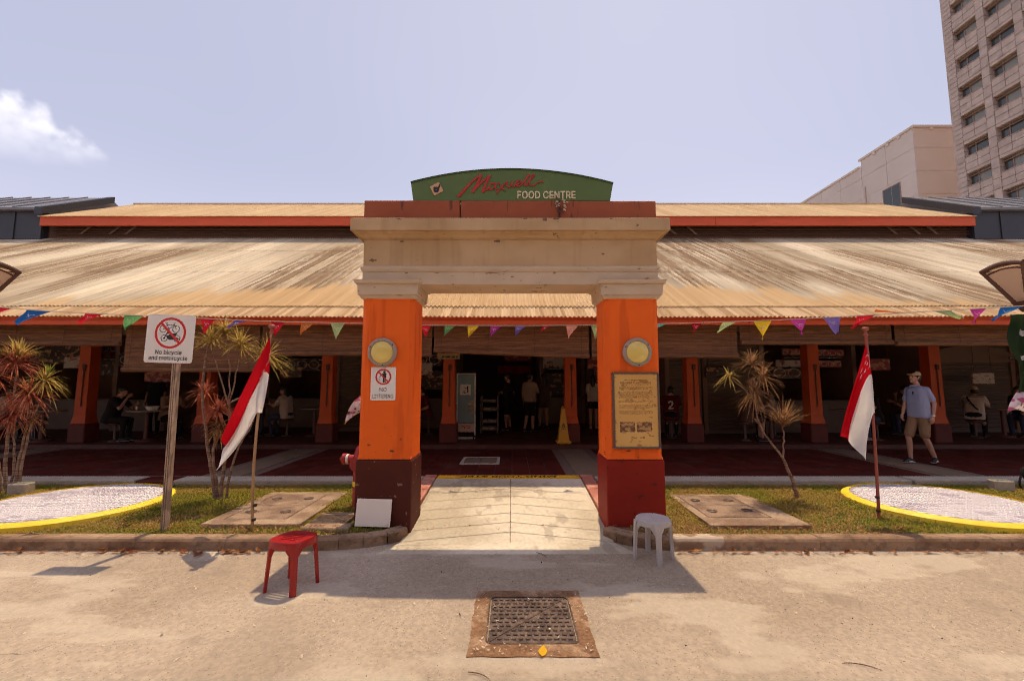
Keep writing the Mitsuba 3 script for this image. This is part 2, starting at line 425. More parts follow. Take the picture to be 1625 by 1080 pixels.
mat('m_gold', proc(gold_color), 0.42, spec=0.5)
mat('m_plaque_ink', (0.20, 0.075, 0.022), 0.6)
mat('m_plaque_photo', proc(lambda p, n, uv: mix((0.13, 0.05, 0.022), (0.46, 0.25, 0.09), smoothstep(0.35, 0.7, fbm(p.x * 30, 0, p.z * 38, 4)))), 0.6)
mat('m_mosaic_white', proc(lambda p, n, uv: mix((0.66, 0.60, 0.62), (0.76, 0.71, 0.71), fbm(p.x * 5, p.y * 5, 0, 3))), 0.45)
mat('m_mosaic_grey', (0.52, 0.46, 0.50), 0.5)
mat('m_mosaic_bed', (0.32, 0.26, 0.28), 0.9)
mat('m_rim_yellow', proc(lambda p, n, uv: mix((0.80, 0.52, 0.01), (0.88, 0.63, 0.03), fbm(p.x * 6, p.y * 6, 0, 3))), 0.55)
mat('m_lantern', (0.13, 0.065, 0.042), 0.5, metallic=0.1)
scene['m_lantern_glass'] = {'type': 'principledthin', 'base_color': rgb(0.80, 0.66, 0.54), 'roughness': 0.4, 'diff_trans': 1.3, 'spec_trans': 0.0}
mat('m_trunk', proc(lambda p, n, uv: mix((0.17, 0.095, 0.065), (0.30, 0.20, 0.145), smoothstep(0.35, 0.65, noise(p.x * 8, p.y * 8, p.z * 70)))), 0.85, spec=0.2)


def leaf(name, a, b, trans=0.8):
    return thin(name, proc(lambda p, n, uv: mix(a, b, cell_rand(p.x * 35, p.y * 35, p.z * 9))), trans, 0.35)


leaf('m_leaf_red', (0.34, 0.06, 0.04), (0.66, 0.27, 0.16))
leaf('m_leaf_yellow', (0.34, 0.24, 0.05), (0.64, 0.46, 0.15))
leaf('m_leaf_green', (0.22, 0.26, 0.035), (0.40, 0.42, 0.09))
leaf('m_leaf_brown', (0.22, 0.10, 0.045), (0.52, 0.31, 0.15))
thin('m_litter', proc(lambda p, n, uv: mix((0.20, 0.06, 0.025), (0.42, 0.20, 0.09), cell_rand(p.x * 12, p.y * 12))), 0.3)
thin('m_litter_pale', (0.60, 0.50, 0.38), 0.3)
thin('m_leaf_fallen', (0.75, 0.42, 0.03), 0.4)


def stone_color(p, n, uv):
    r = cell_rand(p.y / 0.86 + 7, p.z / 0.57, 3)
    c = mix((0.44, 0.345, 0.30), (0.54, 0.43, 0.375), r)
    return c * (0.85 + 0.3 * fbm(p.y * 2.5, p.z * 0.6, p.x, 4))


mat('m_tower_stone', proc(stone_color), 0.8, spec=0.2)
mat('m_tower_back', (0.10, 0.06, 0.05), 0.8)
mat('m_tower_frame', (0.27, 0.165, 0.125), 0.6)
mat('m_dark_glass', (0.05, 0.055, 0.05), 0.12, spec=0.6)
mat('m_window_pale', (0.20, 0.20, 0.17), 0.3)
mat('m_annex', proc(lambda p, n, uv: mix((0.60, 0.51, 0.455), (0.68, 0.585, 0.525), fbm(p.x * 0.3, p.y * 0.3, p.z * 0.12, 4))), 0.8, spec=0.2)
mat('m_skin', (0.45, 0.235, 0.155), 0.5)
mat('m_hair', (0.016, 0.011, 0.009), 0.5)
scene['m_tube_light'] = {'type': 'diffuse', 'reflectance': rgb(0.8, 0.8, 0.8)}

# ================================================================ THE SETTING
HW = 26.0                                                          # half width of what is built left and right
tag(put('ground', box(-900, 900, -400, 1500, -0.6, -0.05), mat('m_far_ground', (0.24, 0.20, 0.15), 0.95)), kind='structure')
tag(put('road', sheet(lambda u, v: np.stack([-HW + 2 * HW * u, -14 + 19.2 * v, 0 * u], -1), 2, 2), 'm_road'), 'pale sunlit concrete road in front of the gateway', kind='structure')

# the ramp: a bed and slabs of concrete laid in a chevron
RX0, RX1, RXC = -1.20, 1.09, -0.02


def ramp_z(y):
    return 0.012 + 0.188 * np.clip((np.asarray(y, float) - 4.95) / 2.3, 0, 1)


ramp = put('ramp', hull([(RX0, 5.0, 0.002), (RX1, 5.0, 0.002), (RX0, 7.26, 0.19), (RX1, 7.26, 0.19), (RX0, 7.26, -0.05), (RX1, 7.26, -0.05), (RX0, 5.0, -0.05), (RX1, 5.0, -0.05)]), 'm_joint')
tag(ramp, 'pale concrete ramp of chevron slabs between the pillars', kind='structure')
CHEV = [4.92, 5.22, 5.50, 5.80, 6.12, 6.44, 6.76, 7.05, 7.255]


def ramp_slab(side, ya, yb):
    xe = RX0 if side < 0 else RX1
    xc = RXC + side * 0.004
    skew = 0.26 if yb < 7.2 else 0.0
    sk_a = 0.26
    pts = [(xc, ya + .007), (xe, ya - sk_a + .007), (xe, yb - skew - .007), (xc, yb - .007)]
    if ya == CHEV[0]:
        pts[1] = (xe - 0.0, 4.86)
    out = []
    c = np.mean(pts, 0)
    for (x, y) in pts:
        z = float(ramp_z(y)) + 0.004
        out += [(x, y, z - 0.003), (c[0] + (x - c[0]) * 0.988, c[1] + (y - c[1]) * 0.97, z), (x, y, z - 0.05)]
    return hull(out)


for a, b in zip(CHEV[:-1], CHEV[1:]):
    for s in (-1, 1):
        put('slab', ramp_slab(s, a, b), 'm_ramp', ramp)
# ramp foot: the apron of concrete that flares out to the road
put('flare', hull([(-1.36, 4.66, 0.003), (1.26, 4.66, 0.003), (-1.2, 4.93, 0.016), (1.09, 4.93, 0.016), (-1.2, 4.93, -0.02), (1.09, 4.93, -0.02), (-1.36, 4.66, -0.02), (1.26, 4.66, -0.02)]), 'm_ramp', ramp)
for x0, x1 in ((RX0 - 0.19, RX0 - 0.01), (RX1 + 0.01, RX1 + 0.19)):
    put('side_kerb', hull([(x, y, z) for x in (x0, x1) for y, z in ((5.62, 0.125), (7.40, 0.235), (5.62, -0.05), (7.40, -0.05))]), 'm_red_kerb', ramp)

# kerb, stone by stone
kerb = put('kerb', box(-HW, -2.3, 4.80, 4.90, -0.05, 0.05), 'm_joint')
tag(kerb, 'weathered concrete kerb along the grass verge', kind='structure')


def kerbstone(x0, x1, m='m_kerb', ya=4.76, yb=4.905, h=0.122):
    put('kerbstone', (lambda t: hull([(x, y, z) for x in (x0 + .0015, x1 - .0015) for y, z in ((ya, -.04), (yb, -.04), (ya, t - .035), (ya + .012, t - .012), (ya + .035, t), (yb - .01, t), (yb, t - .01))]))(h + rnd.uniform(-0.003, 0.003)), m, kerb)


x = -2.02
while x > -14:
    w = 0.92
    kerbstone(x - w, x)
    x -= w
x = 1.62
kerbstone(1.62, 2.18, 'm_kerb_white')
x = 2.18
while x < 14:
    w = 0.98
    kerbstone(x, x + w)
    x += w
for pts, m in (([(-2.02, 4.83), (-1.72, 4.86), (-1.48, 4.94), (-1.29, 5.06), (-1.22, 5.17)], 'm_kerb'), ([(1.62, 4.83), (1.42, 4.88), (1.24, 4.98), (1.12, 5.10), (1.07, 5.17)], 'm_kerb')):
    q = bend([(a, b, 0) for a, b in pts], 9)
    for i in range(0, 8, 2):
        seg = q[i:i + 3, :2]
        t = np.gradient(seg, axis=0)
        nrm = np.stack([-t[:, 1], t[:, 0]], 1) / np.linalg.norm(t, axis=1)[:, None]
        h = 0.115 + rnd.uniform(-0.008, 0.004)
        P3 = []
        for c, k in zip(seg, nrm):
            for o, z in ((0.075, -0.04), (-0.075, -0.04), (0.075, h - 0.015), (-0.075, h - 0.015), (0.058, h), (-0.058, h)):
                P3.append((c[0] + k[0] * o, c[1] + k[1] * o, z))
        put('kerbstone', hull(P3), m, kerb)


# soil with gentle unevenness, left and right of the ramp
def soil_h(x, y):
    return 0.105 + 0.035 * np.clip((y - 4.9) / 1.2, 0, 1) + 0.02 * (meshkit.fbm(np.stack([x * 1.1, y * 1.1, 0 * x], -1), 3, 2) - 0.5)


for x0, x1 in ((-HW, -1.22), (1.10, HW)):
    def soil(u, v, x0=x0, x1=x1):
        X = x0 + (x1 - x0) * u
        Y = 4.90 + 2.23 * v
        return np.stack([X, Y, soil_h(X, Y) - 0.012], -1)
    tag(put('verge', sheet(soil, 160, 14), 'm_soil', smooth=True), 'bare brown soil under the grass', kind='structure')

# covered walk: bed, tiles one by one, concrete bands, the light edge strip
apron = put('covered_walk', box(-HW, HW, 7.30, 10.48, -0.1, 0.192), 'm_joint')
tag(apron, 'dark red tiled walk under the eaves', kind='structure')
bands = [(-17.0, -16.4), (-10.95, -10.35), (-4.98, -4.40), (1.06, 1.62), (7.02, 7.60), (13.0, 13.6)]
TILE = mikit.ply(box(0.004, 0.296, 0.004, 0.296, -0.02, 0.0, 0.003), 'm_red_tile')
cells = []
for i in range(-46, 47):
    for j in range(0, 10):
        x0, y0 = i * 0.3, 7.5 + j * 0.298
        if any(b0 - 0.3 < x0 < b1 for b0, b1 in bands):
            continue
        cells.append((abs(x0) * 0.12 + j, x0, y0))
cells.sort()
rest = []
for n_, (k, x0, y0) in enumerate(cells):
    dz = 0.2 + rnd.uniform(-0.0015, 0.0015)
    if n_ < 300:
        put('tile', TILE, None, apron, to_world=T().translate([x0, y0, dz]))
    else:
        rest.append((x0, y0, dz))
R = []
for x0, y0, dz in rest:
    R.append(box(x0 + .004, x0 + .296, y0 + .004, y0 + .296, dz - .02, dz))
tag(put('tiles_beyond', R, 'm_red_tile', apron), kind='stuff')
side = [box(x0, x1, 7.5, 10.48, 0.18, 0.199) for x0, x1 in ((-HW, -14.0), (14.0, HW))]
put('tiled_end', side, 'm_red_tile', apron)
for b0, b1 in bands:
    put('concrete_band', box(b0 + .01, b1 - .01, 7.47, 10.47, 0.15, 0.203, 0.003), 'm_band', apron)
for x0, x1 in ((-HW, -5.85), (-5.25, -1.42), (1.32, 6.2), (6.25, HW)):
    put('edge_strip', box(x0, x1, 7.10, 7.42, -0.05, 0.208, 0.012), 'm_strip', apron)
put('edge_strip', box(-5.83, -5.27, 7.10, 7.42, -0.05, 0.204, 0.012), 'm_red_tile', apron)
mk = put('edge_marking', box(-1.20, 1.09, 7.262, 7.50, 0.12, 0.207, 0.004), 'm_yellow_paint', apron)
m = meshkit.text_mesh('MIND YOUR STEP', 0.13, 0.002, True)
b = m.bounds
m.apply_translation([-(b[0, 0] + b[1, 0]) / 2, -0.065, 0])
m.apply_scale([1.0, 0.9, 1.0])
m.apply_transform(rotm([0, 0, 1], 180))                             # meant for people walking out
put('lettering', move(m, -0.06, 7.385, 0.2072), 'm_black_paint', mk)
k = thing('inspection_cover', 'grey metal floor cover set in the red tiles behind the ramp', 'cover')
put('frame', [box(-0.98, -0.24, 8.50, 8.56, .19, .214, .003), box(-0.98, -0.24, 9.24, 9.30, .19, .214, .003), box(-0.98, -0.92, 8.562, 9.238, .19, .214, .003), box(-0.30, -0.24, 8.562, 9.238, .19, .214, .003)], 'm_strip', k)
for a, b in ((-0.915, -0.615), (-0.605, -0.305)):
    put('plate', box(a, b, 8.57, 9.23, .19, .210, .004), 'm_band', k)
tag(put('hall_floor', box(-HW, HW, 10.485, 36, -0.1, 0.30, 0.01), 'm_floor'), 'dark tiled floor of the hall', kind='structure')

# ================================================================ THE GATEWAY
gate = thing('gateway_arch', 'orange pillared gateway with a cream cornice standing over the ramp', 'gateway')
AY0, AY1 = 5.20, 5.74


def pillar(x0, x1, base_mat, inner):
    c = 0.055
    def prism_z(xa, xb, ya, yb, z0, z1, c):
        p = [(xa + c, ya), (xb - c, ya), (xb, ya + c), (xb, yb - c), (xb - c, yb), (xa + c, yb), (xa, yb - c), (xa, ya + c)]
        return trimesh.creation.extrude_polygon(sg.Polygon(p), z1 - z0).apply_translation([0, 0, z0])
    p = put('pillar', [prism_z(x0, x1, AY0, AY1, 0.84, 2.70, c),
                       hull([(a, b_, 0.84) for a in (x0, x1) for b_ in (AY0, AY1)] + [(x0 + (c if q else 0), AY0 + (0 if q else c), 0.88) for q in (0, 1)] + [(x1 - (c if q else 0), AY0 + (0 if q else c), 0.88) for q in (0, 1)]
                            + [(x0 + (c if q else 0), AY1 - (0 if q else c), 0.88) for q in (0, 1)] + [(x1 - (c if q else 0), AY1 - (0 if q else c), 0.88) for q in (0, 1)])], 'm_orange', gate)
    put('base', box(x0 - .012, x1 + .012, AY0 - .012, AY1 + .012, -0.02, 0.832, 0.012), base_mat, p)
    cap = []
    for e0, e1, z0, z1 in ((0.006, 0.030, 2.690, 2.728), (0.040, 0.050, 2.730, 2.862), (0.072, 0.084, 2.864, 2.905)):
        cap.append(hull([(a, b_, z0) for a in (x0 - e0, x1 + e0) for b_ in (AY0 - e0, AY1 + e0)] + [(a, b_, z1) for a in (x0 - e1, x1 + e1) for b_ in (AY0 - e1, AY1 + e1)]))
    put('capital', cap, 'm_plaster_pale', p)
    return p


PLX0, PLX1, PRX0, PRX1 = -1.765, -1.150, 1.085, 1.722
pillar(PLX0, PLX1, 'm_maroon', 1)
pillar(PRX0, PRX1, 'm_deep_red', -1)
# entablature: one moulded profile carried round all four sides
def moulding(profile):
    """profile: (outset, z) from the bottom up, as stacked mitred rings."""
    out = []
    for (e0, z0), (e1, z1) in zip(profile[:-1], profile[1:]):
        if z1 - z0 < 1e-4:
            continue
        out.append(hull([(a, b_, z0) for a in (PLX0 - e0, PRX1 + e0) for b_ in (AY0 - e0, AY1 + e0)] + [(a, b_, z1) for a in (PLX0 - e1, PRX1 + e1) for b_ in (AY0 - e1, AY1 + e1)]))
    return out


put('architrave', moulding([(0.004, 2.862), (0.004, 3.015)]) + moulding([(0.012, 3.017), (0.026, 3.045), (0.026, 3.068), (0.008, 3.084)]), 'm_plaster_pale', gate)
put('frieze', moulding([(0.0, 3.086), (0.0, 3.40)]), 'm_plaster', gate)
put('cornice', moulding([(0.012, 3.402), (0.012, 3.416)]) + moulding([(0.022, 3.418), (0.055, 3.452)]) + moulding([(0.062, 3.453), (0.085, 3.478)]) + moulding([(0.125, 3.480), (0.125, 3.622)]) + moulding([(0.125, 3.622), (0.10, 3.634)]), 'm_plaster', gate)
for i, (a, b) in enumerate(((-1.772, -0.628), (-0.612, 0.558), (0.574, 1.725))):
    put('planter_block', box(a, b, 5.185, 5.62, 3.634, 3.885 - 0.004 * i, 0.008), 'm_planter', gate)
# the name board
NB_Y = 5.205
sgn = put('name_board', prism(sg.Polygon([(-1.19, 3.888), (1.182, 3.888), (1.222, 4.105)] + [(0.0 + 1.222 * math.cos(t) * 1.0, 4.105 + 0.178 * math.sin(t) ** 1.0 * (1.0)) for t in np.linspace(0.02, math.pi - 0.02, 2)][:0]
                                   + [(1.222 - 2.446 * t, 4.105 + 0.012 * t + 0.172 * (1 - (2 * t - 1) ** 2)) for t in np.linspace(0.02, 0.98, 40)] + [(-1.224, 4.117)]), 0.07).apply_translation([0, NB_Y + 0.07, 0]), 'm_sign_green', gate)
labels[sgn] = {'label': 'green arched name board with red script lettering'}
edge = sg.LineString([(1.224 - 2.448 * t, 4.105 + 0.012 * t + 0.172 * (1 - (2 * t - 1) ** 2)) for t in np.linspace(0, 1, 42)]).buffer(0.009, cap_style='flat')
put('edge_trim', prism(edge, 0.09).apply_translation([0, NB_Y + 0.08, 0]), 'm_sign_edge', sgn)


def px(pts, Y):
    """a pen stroke traced on the board: pixels of an enlarged view -> board x, z"""
    out = []
    for a, b_ in pts:
        q = at(520 + a / 2.9018, 250 + b_ / 2.9, Y)
        out.append((q[0], q[2]))
    return out


def pen(pts, w0, w1=None, n=18):
    """A brush line whose width runs from w0 to w1."""
    w1 = w0 if w1 is None else w1
    q = bend([(a, b_, 0) for a, b_ in pts], n)[:, :2]
    return shapely.union_all([sg.LineString([q[i], q[i + 1]]).buffer((w0 + (w1 - w0) * i / n) / 2, quad_segs=3) for i in range(n - 1)])


W = 0.0135
script = shapely.union_all([
    pen(px([(603, 178), (632, 148), (668, 110), (708, 82)], NB_Y), 0.030, 0.018),
    pen(px([(708, 82), (690, 120), (668, 158)], NB_Y), 0.020, 0.034),
    pen(px([(668, 158), (706, 118), (748, 86)], NB_Y), 0.028, 0.020),
    pen(px([(748, 86), (728, 124), (714, 156)], NB_Y), 0.022, 0.034),
    pen(px([(714, 156), (728, 152), (744, 136), (760, 119), (774, 121), (760, 120), (746, 134), (746, 149), (758, 147), (770, 134), (776, 121), (772, 140), (782, 146)], NB_Y), W, W, 40),
    pen(px([(786, 119), (796, 128), (806, 146), (816, 150)], NB_Y), W, 0.012),
    pen(px([(826, 113), (808, 130), (790, 150), (776, 164)], NB_Y), 0.013, 0.015),
    pen(px([(830, 113), (827, 130), (833, 138), (844, 126), (850, 112), (848, 128), (854, 136), (865, 124), (870, 109)], NB_Y), W, W, 34),
    pen(px([(868, 127), (880, 122), (889, 112), (883, 106), (873, 114), (869, 127), (877, 135), (890, 128), (902, 114)], NB_Y), W, W, 34),
    pen(px([(900, 118), (914, 100), (928, 80), (922, 84), (910, 110), (909, 128), (918, 130)], NB_Y), W, W, 30),
    pen(px([(918, 130), (934, 104), (950, 79), (944, 82), (931, 108), (930, 126), (942, 131), (962, 121), (984, 112), (992, 114)], NB_Y), W, 0.011, 36)])
put('script_lettering', prism(script, 0.012).apply_translation([0, NB_Y - 0.001, 0]), 'm_sign_red', sgn)
m = text('FOOD CENTRE', 0.086, 0.008, True)
q = at(867, 309.5, NB_Y)
m.apply_scale([0.70 / (m.bounds[1, 0] - m.bounds[0, 0]), 1, 1])
put('lettering', move(m, q[0], NB_Y - 0.001, q[2]), 'm_sign_cream', sgn)
q = at(693, 300, NB_Y)
em = put('emblem', prism(sa.rotate(sg.box(-0.062, -0.062, 0.062, 0.062), 28, origin=(0, 0)), 0.008).apply_translation([q[0], NB_Y - 0.001, q[2]]), mat('m_emblem', (0.58, 0.33, 0.19), 0.6), sgn)
put('emblem_mark', prism(shapely.union_all([pen([(0.035, 0.045), (0.022, 0.0), (0.008, -0.03)], 0.018, 0.022), ring(-0.004, -0.014, 0.006, 0.034), pen([(-0.035, 0.012), (-0.01, 0.018), (0.01, 0.012)], 0.012)]), 0.003).apply_translation([q[0], NB_Y - 0.0092, q[2]]), 'm_black', em)
# a weed in the joint of the planter blocks
wk = thing('joint_weed', 'withered little weed growing from the joint below the name board', 'plant')
q0 = np.array([0.566, 5.178, 3.70])
stems, buds = [], []
for i in range(9):
    e = q0 + [rnd.uniform(-.09, .09), rnd.uniform(-.05, -.005), rnd.uniform(0.08, 0.26)]
    stems.append(tube(bend([q0 + [rnd.uniform(-.01, .01), 0, rnd.uniform(-.05, .05)], (q0 + e) / 2 + [rnd.uniform(-.02, .02), -.01, .02], e], 6), [.004, .004, .003, .003, .002, .002], 5))
    for _ in range(3):
        c = e + [rnd.uniform(-.02, .02), rnd.uniform(-.012, .012), rnd.uniform(-.03, .02)]
        buds.append(trimesh.creation.icosphere(1, rnd.uniform(.007, .013)).apply_scale([1.4, .7, .8]).apply_translation(c))
put('stem', stems, 'm_dark_wood', wk)
put('bud', buds, 'm_litter_pale', wk)

# bulkhead lamps, unlit
for cx_, lab in ((-1.501, 'round yellow bulkhead lamp above the no littering sign'), (1.449, 'round yellow bulkhead lamp above the gold plaque')):
    k = thing('bulkhead_lamp', lab, 'lamp', 'round lamps on the gateway pillars')
    def turned(prof):
        m = lathe(prof, 40)
        m.apply_transform(rotm([1, 0, 0], 90))
        return move(m, cx_, AY0, 2.058)
    put('housing', turned([(0.0, 0.0), (0.150, 0.0), (0.168, 0.012), (0.168, 0.042), (0.150, 0.058), (0.134, 0.058), (0.128, 0.046), (0.0, 0.046)]), 'm_lamp_ring', k, smooth=35)
    put('lens', turned([(0.126, 0.040), (0.126, 0.052), (0.10, 0.068), (0.05, 0.078), (0.0, 0.081)]), 'm_lamp_glass', k, smooth=50)
    for a in (35, 155, 275):
        s = trimesh.creation.icosphere(1, 0.008).apply_translation([cx_ + 0.15 * math.cos(math.radians(a)), AY0 - 0.058, 2.058 + 0.15 * math.sin(math.radians(a))])
        put('screw', s, 'm_black', k)

# no littering sign
k = thing('no_littering_sign', 'white no littering sign with a red ban ring on the left pillar', 'sign')
lx0, lx1, lz0, lz1 = -1.632, -1.345, 1.505, 1.888
put('plate', prism(sg.box(lx0 + .015, lz0 + .015, lx1 - .015, lz1 - .015).buffer(.015), 0.006).apply_translation([0, AY0 - .001, 0]), 'm_white', k)
cx_, cz_, Y_ = (lx0 + lx1) / 2, 1.775, AY0 - 0.0072
man = shapely.union_all([circle(0.012, 0.056, 0.014), sg.box(-0.006, -0.005, 0.030, 0.040).buffer(0.003), sg.box(-0.004, -0.066, 0.010, 0.0), sg.box(0.014, -0.066, 0.028, 0.0), stroke([[(-0.004, 0.034), (-0.030, 0.022), (-0.040, -0.002)]], 0.009), sg.box(-0.052, -0.03, -0.044, -0.022), sg.box(-0.044, -0.048, -0.035, -0.040)])
put('pictogram', prism(man, 0.002).apply_translation([cx_, Y_, cz_]), 'm_black', k)
put('ban_ring', prism(ring(0, 0, 0.074, 0.092).union(stroke([[(-0.056, 0.056), (0.056, -0.056)]], 0.015)), 0.0025).apply_translation([cx_, Y_ - .0001, cz_]), 'm_print_red', k)
m = text('NO', 0.042, 0.002)
put('lettering', [move(text('NO', 0.043, 0.002), cx_, Y_, 1.630), (lambda t: move(t.apply_scale([0.24 / t.extents[0], 1, 1]), cx_, Y_, 1.552))(text('LITTERING', 0.045, 0.002))], 'm_black', k)

# gold plaque
k = thing('information_plaque', 'gold history plaque with two brown photographs on the right pillar', 'plaque')
qx0, qx1, qz0, qz1 = 1.153, 1.690, 0.962, 1.828
put('frame', [box(qx0, qx1, 5.155, AY0 - .002, qz1 - .022, qz1, .003), box(qx0, qx1, 5.155, AY0 - .002, qz0, qz0 + .022, .003), box(qx0, qx0 + .022, 5.155, AY0 - .002, qz0 + .0222, qz1 - .0222, .003), box(qx1 - .022, qx1, 5.155, AY0 - .002, qz0 + .0222, qz1 - .0222, .003)], 'm_plaque_frame', k)
put('plate', box(qx0 + .022, qx1 - .022, 5.168, AY0 - .003, qz0 + .022, qz1 - .022), 'm_gold', k)
PY = 5.1678
ink = []
mid = (qx0 + qx1) / 2
def text_line(xa, xb, z, h):
    """a line of print too small to read: words as uneven dashes"""
    xx = xa
    while xx < xb - 0.006:
        w = min(rnd.uniform(0.010, 0.036), xb - xx)
        y0 = z + rnd.uniform(-.0006, .0006)
        ink.append(sg.box(xx, y0, xx + w, y0 + h))
        xx += w + 0.006
text_line(mid - .13, mid + .12, 1.733, .008)
text_line(mid - .18, mid + .17, 1.681, .003)
z = 1.655
for n_lines, gap in ((3, .016), (7, .018), (2, .018), (4, .02), (4, .02)):
    for _ in range(n_lines):
        text_line(qx0 + .075, qx1 - .072 - (rnd.uniform(0, .12) if _ == n_lines - 1 else 0), z, .0042)
        z -= .0125
    z -= gap
put('small_print', prism(shapely.union_all(ink), 0.001).apply_translation([0, PY, 0]), 'm_plaque_ink', k)
m = text('Maxwell Food Centre', 0.026, 0.001, True)
put('heading', move(m, mid, PY, 1.708), 'm_plaque_ink', k)
for a in (0, 1):
    x0 = qx0 + .078 + a * .192
    put('photograph', box(x0, x0 + .172, PY - .0015, PY + .001, 1.150, 1.262), 'm_plaque_photo', k)
put('small_logo', prism(shapely.union_all([circle(mid - .055, 1.085, .013).difference(circle(mid - .055, 1.085, .008)), sg.box(mid - .038, 1.08, mid + .0, 1.088), sg.box(mid + .035, 1.083, mid + .06, 1.091), circle(mid + .075, 1.086, .009)]), .001).apply_translation([0, PY, 0]), 'm_plaque_ink', k)
for a in (qx0 + .011, qx1 - .011):
    for b in (qz0 + .011, qz1 - .011):
        put('bolt', trimesh.creation.icosphere(1, .006).apply_translation([a, 5.153, b]), 'm_steel', k)

# ================================================================ THE HALL
hall = thing('food_hall', 'long open hall with weathered corrugated roof and orange columns behind the gateway', 'building')
SL, EY, EZ = 0.5167, 7.80, 2.895


def roof_z(y):
    return EZ + SL * (y - EY)


def corrugated(x0, x1, ya, yb, z_of, pitch=0.0762, amp=0.016, rows=6, lift=0.0, per=6, jag=0.0):
    nx = int((x1 - x0) / pitch) * per
    xs = x0 + np.arange(nx + 1) * (pitch / per)
    wav = amp * np.cos(2 * np.pi * (xs - x0) / pitch)
    ys = np.linspace(ya, yb, rows + 1)
    sag = 0.012 * (meshkit.noise(np.stack([xs * 0.35, 0 * xs, 0 * xs], -1), 4) - 0.5)
    nn = np.array([0, -SL, 1.0]) / math.hypot(SL, 1)
    P_ = np.zeros((len(xs), len(ys), 3))
    P_[..., 0] = xs[:, None]
    P_[..., 1] = ys[None]
    jx = np.floor((xs - x0) / 0.99)
    if jag:
        P_[:, 0, 1] += jag * (np.array([((math.sin(a * 12.9898) * 43758.5453) % 1) for a in jx]) - 0.5)
    P_[..., 2] = z_of(P_[..., 1]) + lift
    P_ += (wav + sag)[:, None, None] * nn
    n0, n1 = P_.shape[:2]
    i, j = np.meshgrid(np.arange(n0 - 1), np.arange(n1 - 1), indexing='ij')
    a = i * n1 + j
    q = np.stack([a, a + n1, a + n1 + 1, a + 1], -1).reshape(-1, 4)
    v = P_.reshape(-1, 3)
    f = np.vstack([q[:, [0, 1, 2]], q[:, [0, 2, 3]]])
    v2 = v - nn * 0.006                                             # the sheet has a thickness
    N = len(v)
    f2 = f[:, ::-1] + N
    e = np.arange(n0 - 1) * n1                                      # its lower edge
    fe = np.vstack([np.stack([e, e + N, e + n1], 1), np.stack([e + n1, e + N, e + n1 + N], 1)])
    return trimesh.Trimesh(np.vstack([v, v2]), np.vstack([f, f2, fe]), process=False)


rf = put('roof', corrugated(-22, 22, 8.20, 15.3, roof_z, rows=6, lift=0.024, jag=0.03), 'm_roof', hall, smooth=40)
labels[rf] = {'label': 'sunlit lower roof of streaked pale corrugated sheets'}
for yl in (10.6, 13.0):
    put('sheet_lap', corrugated(-22, 22, yl, yl + .16, roof_z, rows=1, lift=0.036, jag=0.02), 'm_roof', rf, smooth=40)
put('eave_sheet', corrugated(-22, 22, 7.74, 8.6, roof_z, rows=2, jag=0.035), 'm_roof_eave', rf, smooth=40)
fa = put('fascia', box(-22, 22, 7.86, 7.93, 2.825, 2.893, 0.004), 'm_fascia', hall)
put('fascia_lower_board', [box(a + .003, b - .003, 7.845, 7.93, 2.732, 2.822, 0.006) for a, b in zip((-22, -14.6, -9.3, -4.1, 1.5, 4.2, 8.2, 14), (-14.6, -9.3, -4.1, 1.5, 4.2, 8.2, 14, 22))], 'm_fascia', fa)
put('eave_beam', box(-22, 22, 8.35, 8.5, 2.86, 3.10), 'm_dark_wood', hall)
for i in range(-7, 8):
    xx = -0.1 + i * 2.95
    put('rafter', hull([(xx + a, y, roof_z(y) - 0.05 - b) for a in (-.05, .05) for y in (7.95, 15.2) for b in (0, .16)]), 'm_dark_wood', hall)
# clerestory
cl = put('clerestory_wall', box(-22, 22, 15.12, 15.25, 6.5, 7.48), 'm_clerestory', hall)
for zz in (6.80, 6.90, 7.0, 7.1, 7.2):
    put('louvre', hull([(a, y, z) for a in (-15.9, 15.9) for y, z in ((15.0, zz), (15.1, zz + .07), (15.0, zz + .012), (15.1, zz + .082))]), 'm_dark_wood', cl)
for x0 in (-14.9, -13.9, -13.35, 5.6, 6.3, 13.2, 14.0, 14.6):
    s = 1 if x0 < 0 else -1
    put('brace', hull([(x0 + a + s * b, 14.97, 6.80 + b * 0.9) for a in (0, .09) for b in (0, .42)] + [(x0 + a + s * b, 15.0, 6.80 + b * 0.9) for a in (0, .09) for b in (0, .42)]), 'm_band', cl)
def up_z(y):
    return 7.345 + SL * (y - 14.70)
ur = put('upper_roof', corrugated(-16.05, 15.75, 14.66, 18.40, up_z, rows=4, jag=0.02), 'm_roof_up', hall, smooth=40)
labels[ur] = {'label': 'narrow upper roof of tan corrugated sheets'}
put('ridge_cap', tube([(-16.05, 18.38, up_z(18.38) + .01), (15.75, 18.38, up_z(18.38) + .01)], 0.07, 8), 'm_roof_up', ur)
put('upper_fascia', [box(-16.02, -4.05, 14.72, 14.80, 7.02, 7.33, 0.004), box(-4.04, 6.9, 14.72, 14.80, 7.022, 7.33, 0.004), box(6.91, 15.72, 14.72, 14.80, 7.02, 7.33, 0.004)], 'm_fascia', hall)
put('upper_soffit', box(-16, 15.7, 14.80, 15.2, 7.20, 7.24), 'm_dark_wood', hall)
put('back_roof', [hull([(a, y, z) for a in (-22, 22) for y, z in ((18.42, 9.2), (18.42, 9.1), (36.5, 0.6), (36.5, 0.3))])], 'm_hall_dark', hall)
for s in (-1, 1):
    put('end_wall', hull([(a, y, z) for a in (s * 22.0, s * 22.2) for y, z in ((7.9, -.1), (7.9, 2.85), (15.3, 6.7), (18.4, 9.2), (36.4, .4))]), 'm_hall_dark', hall)
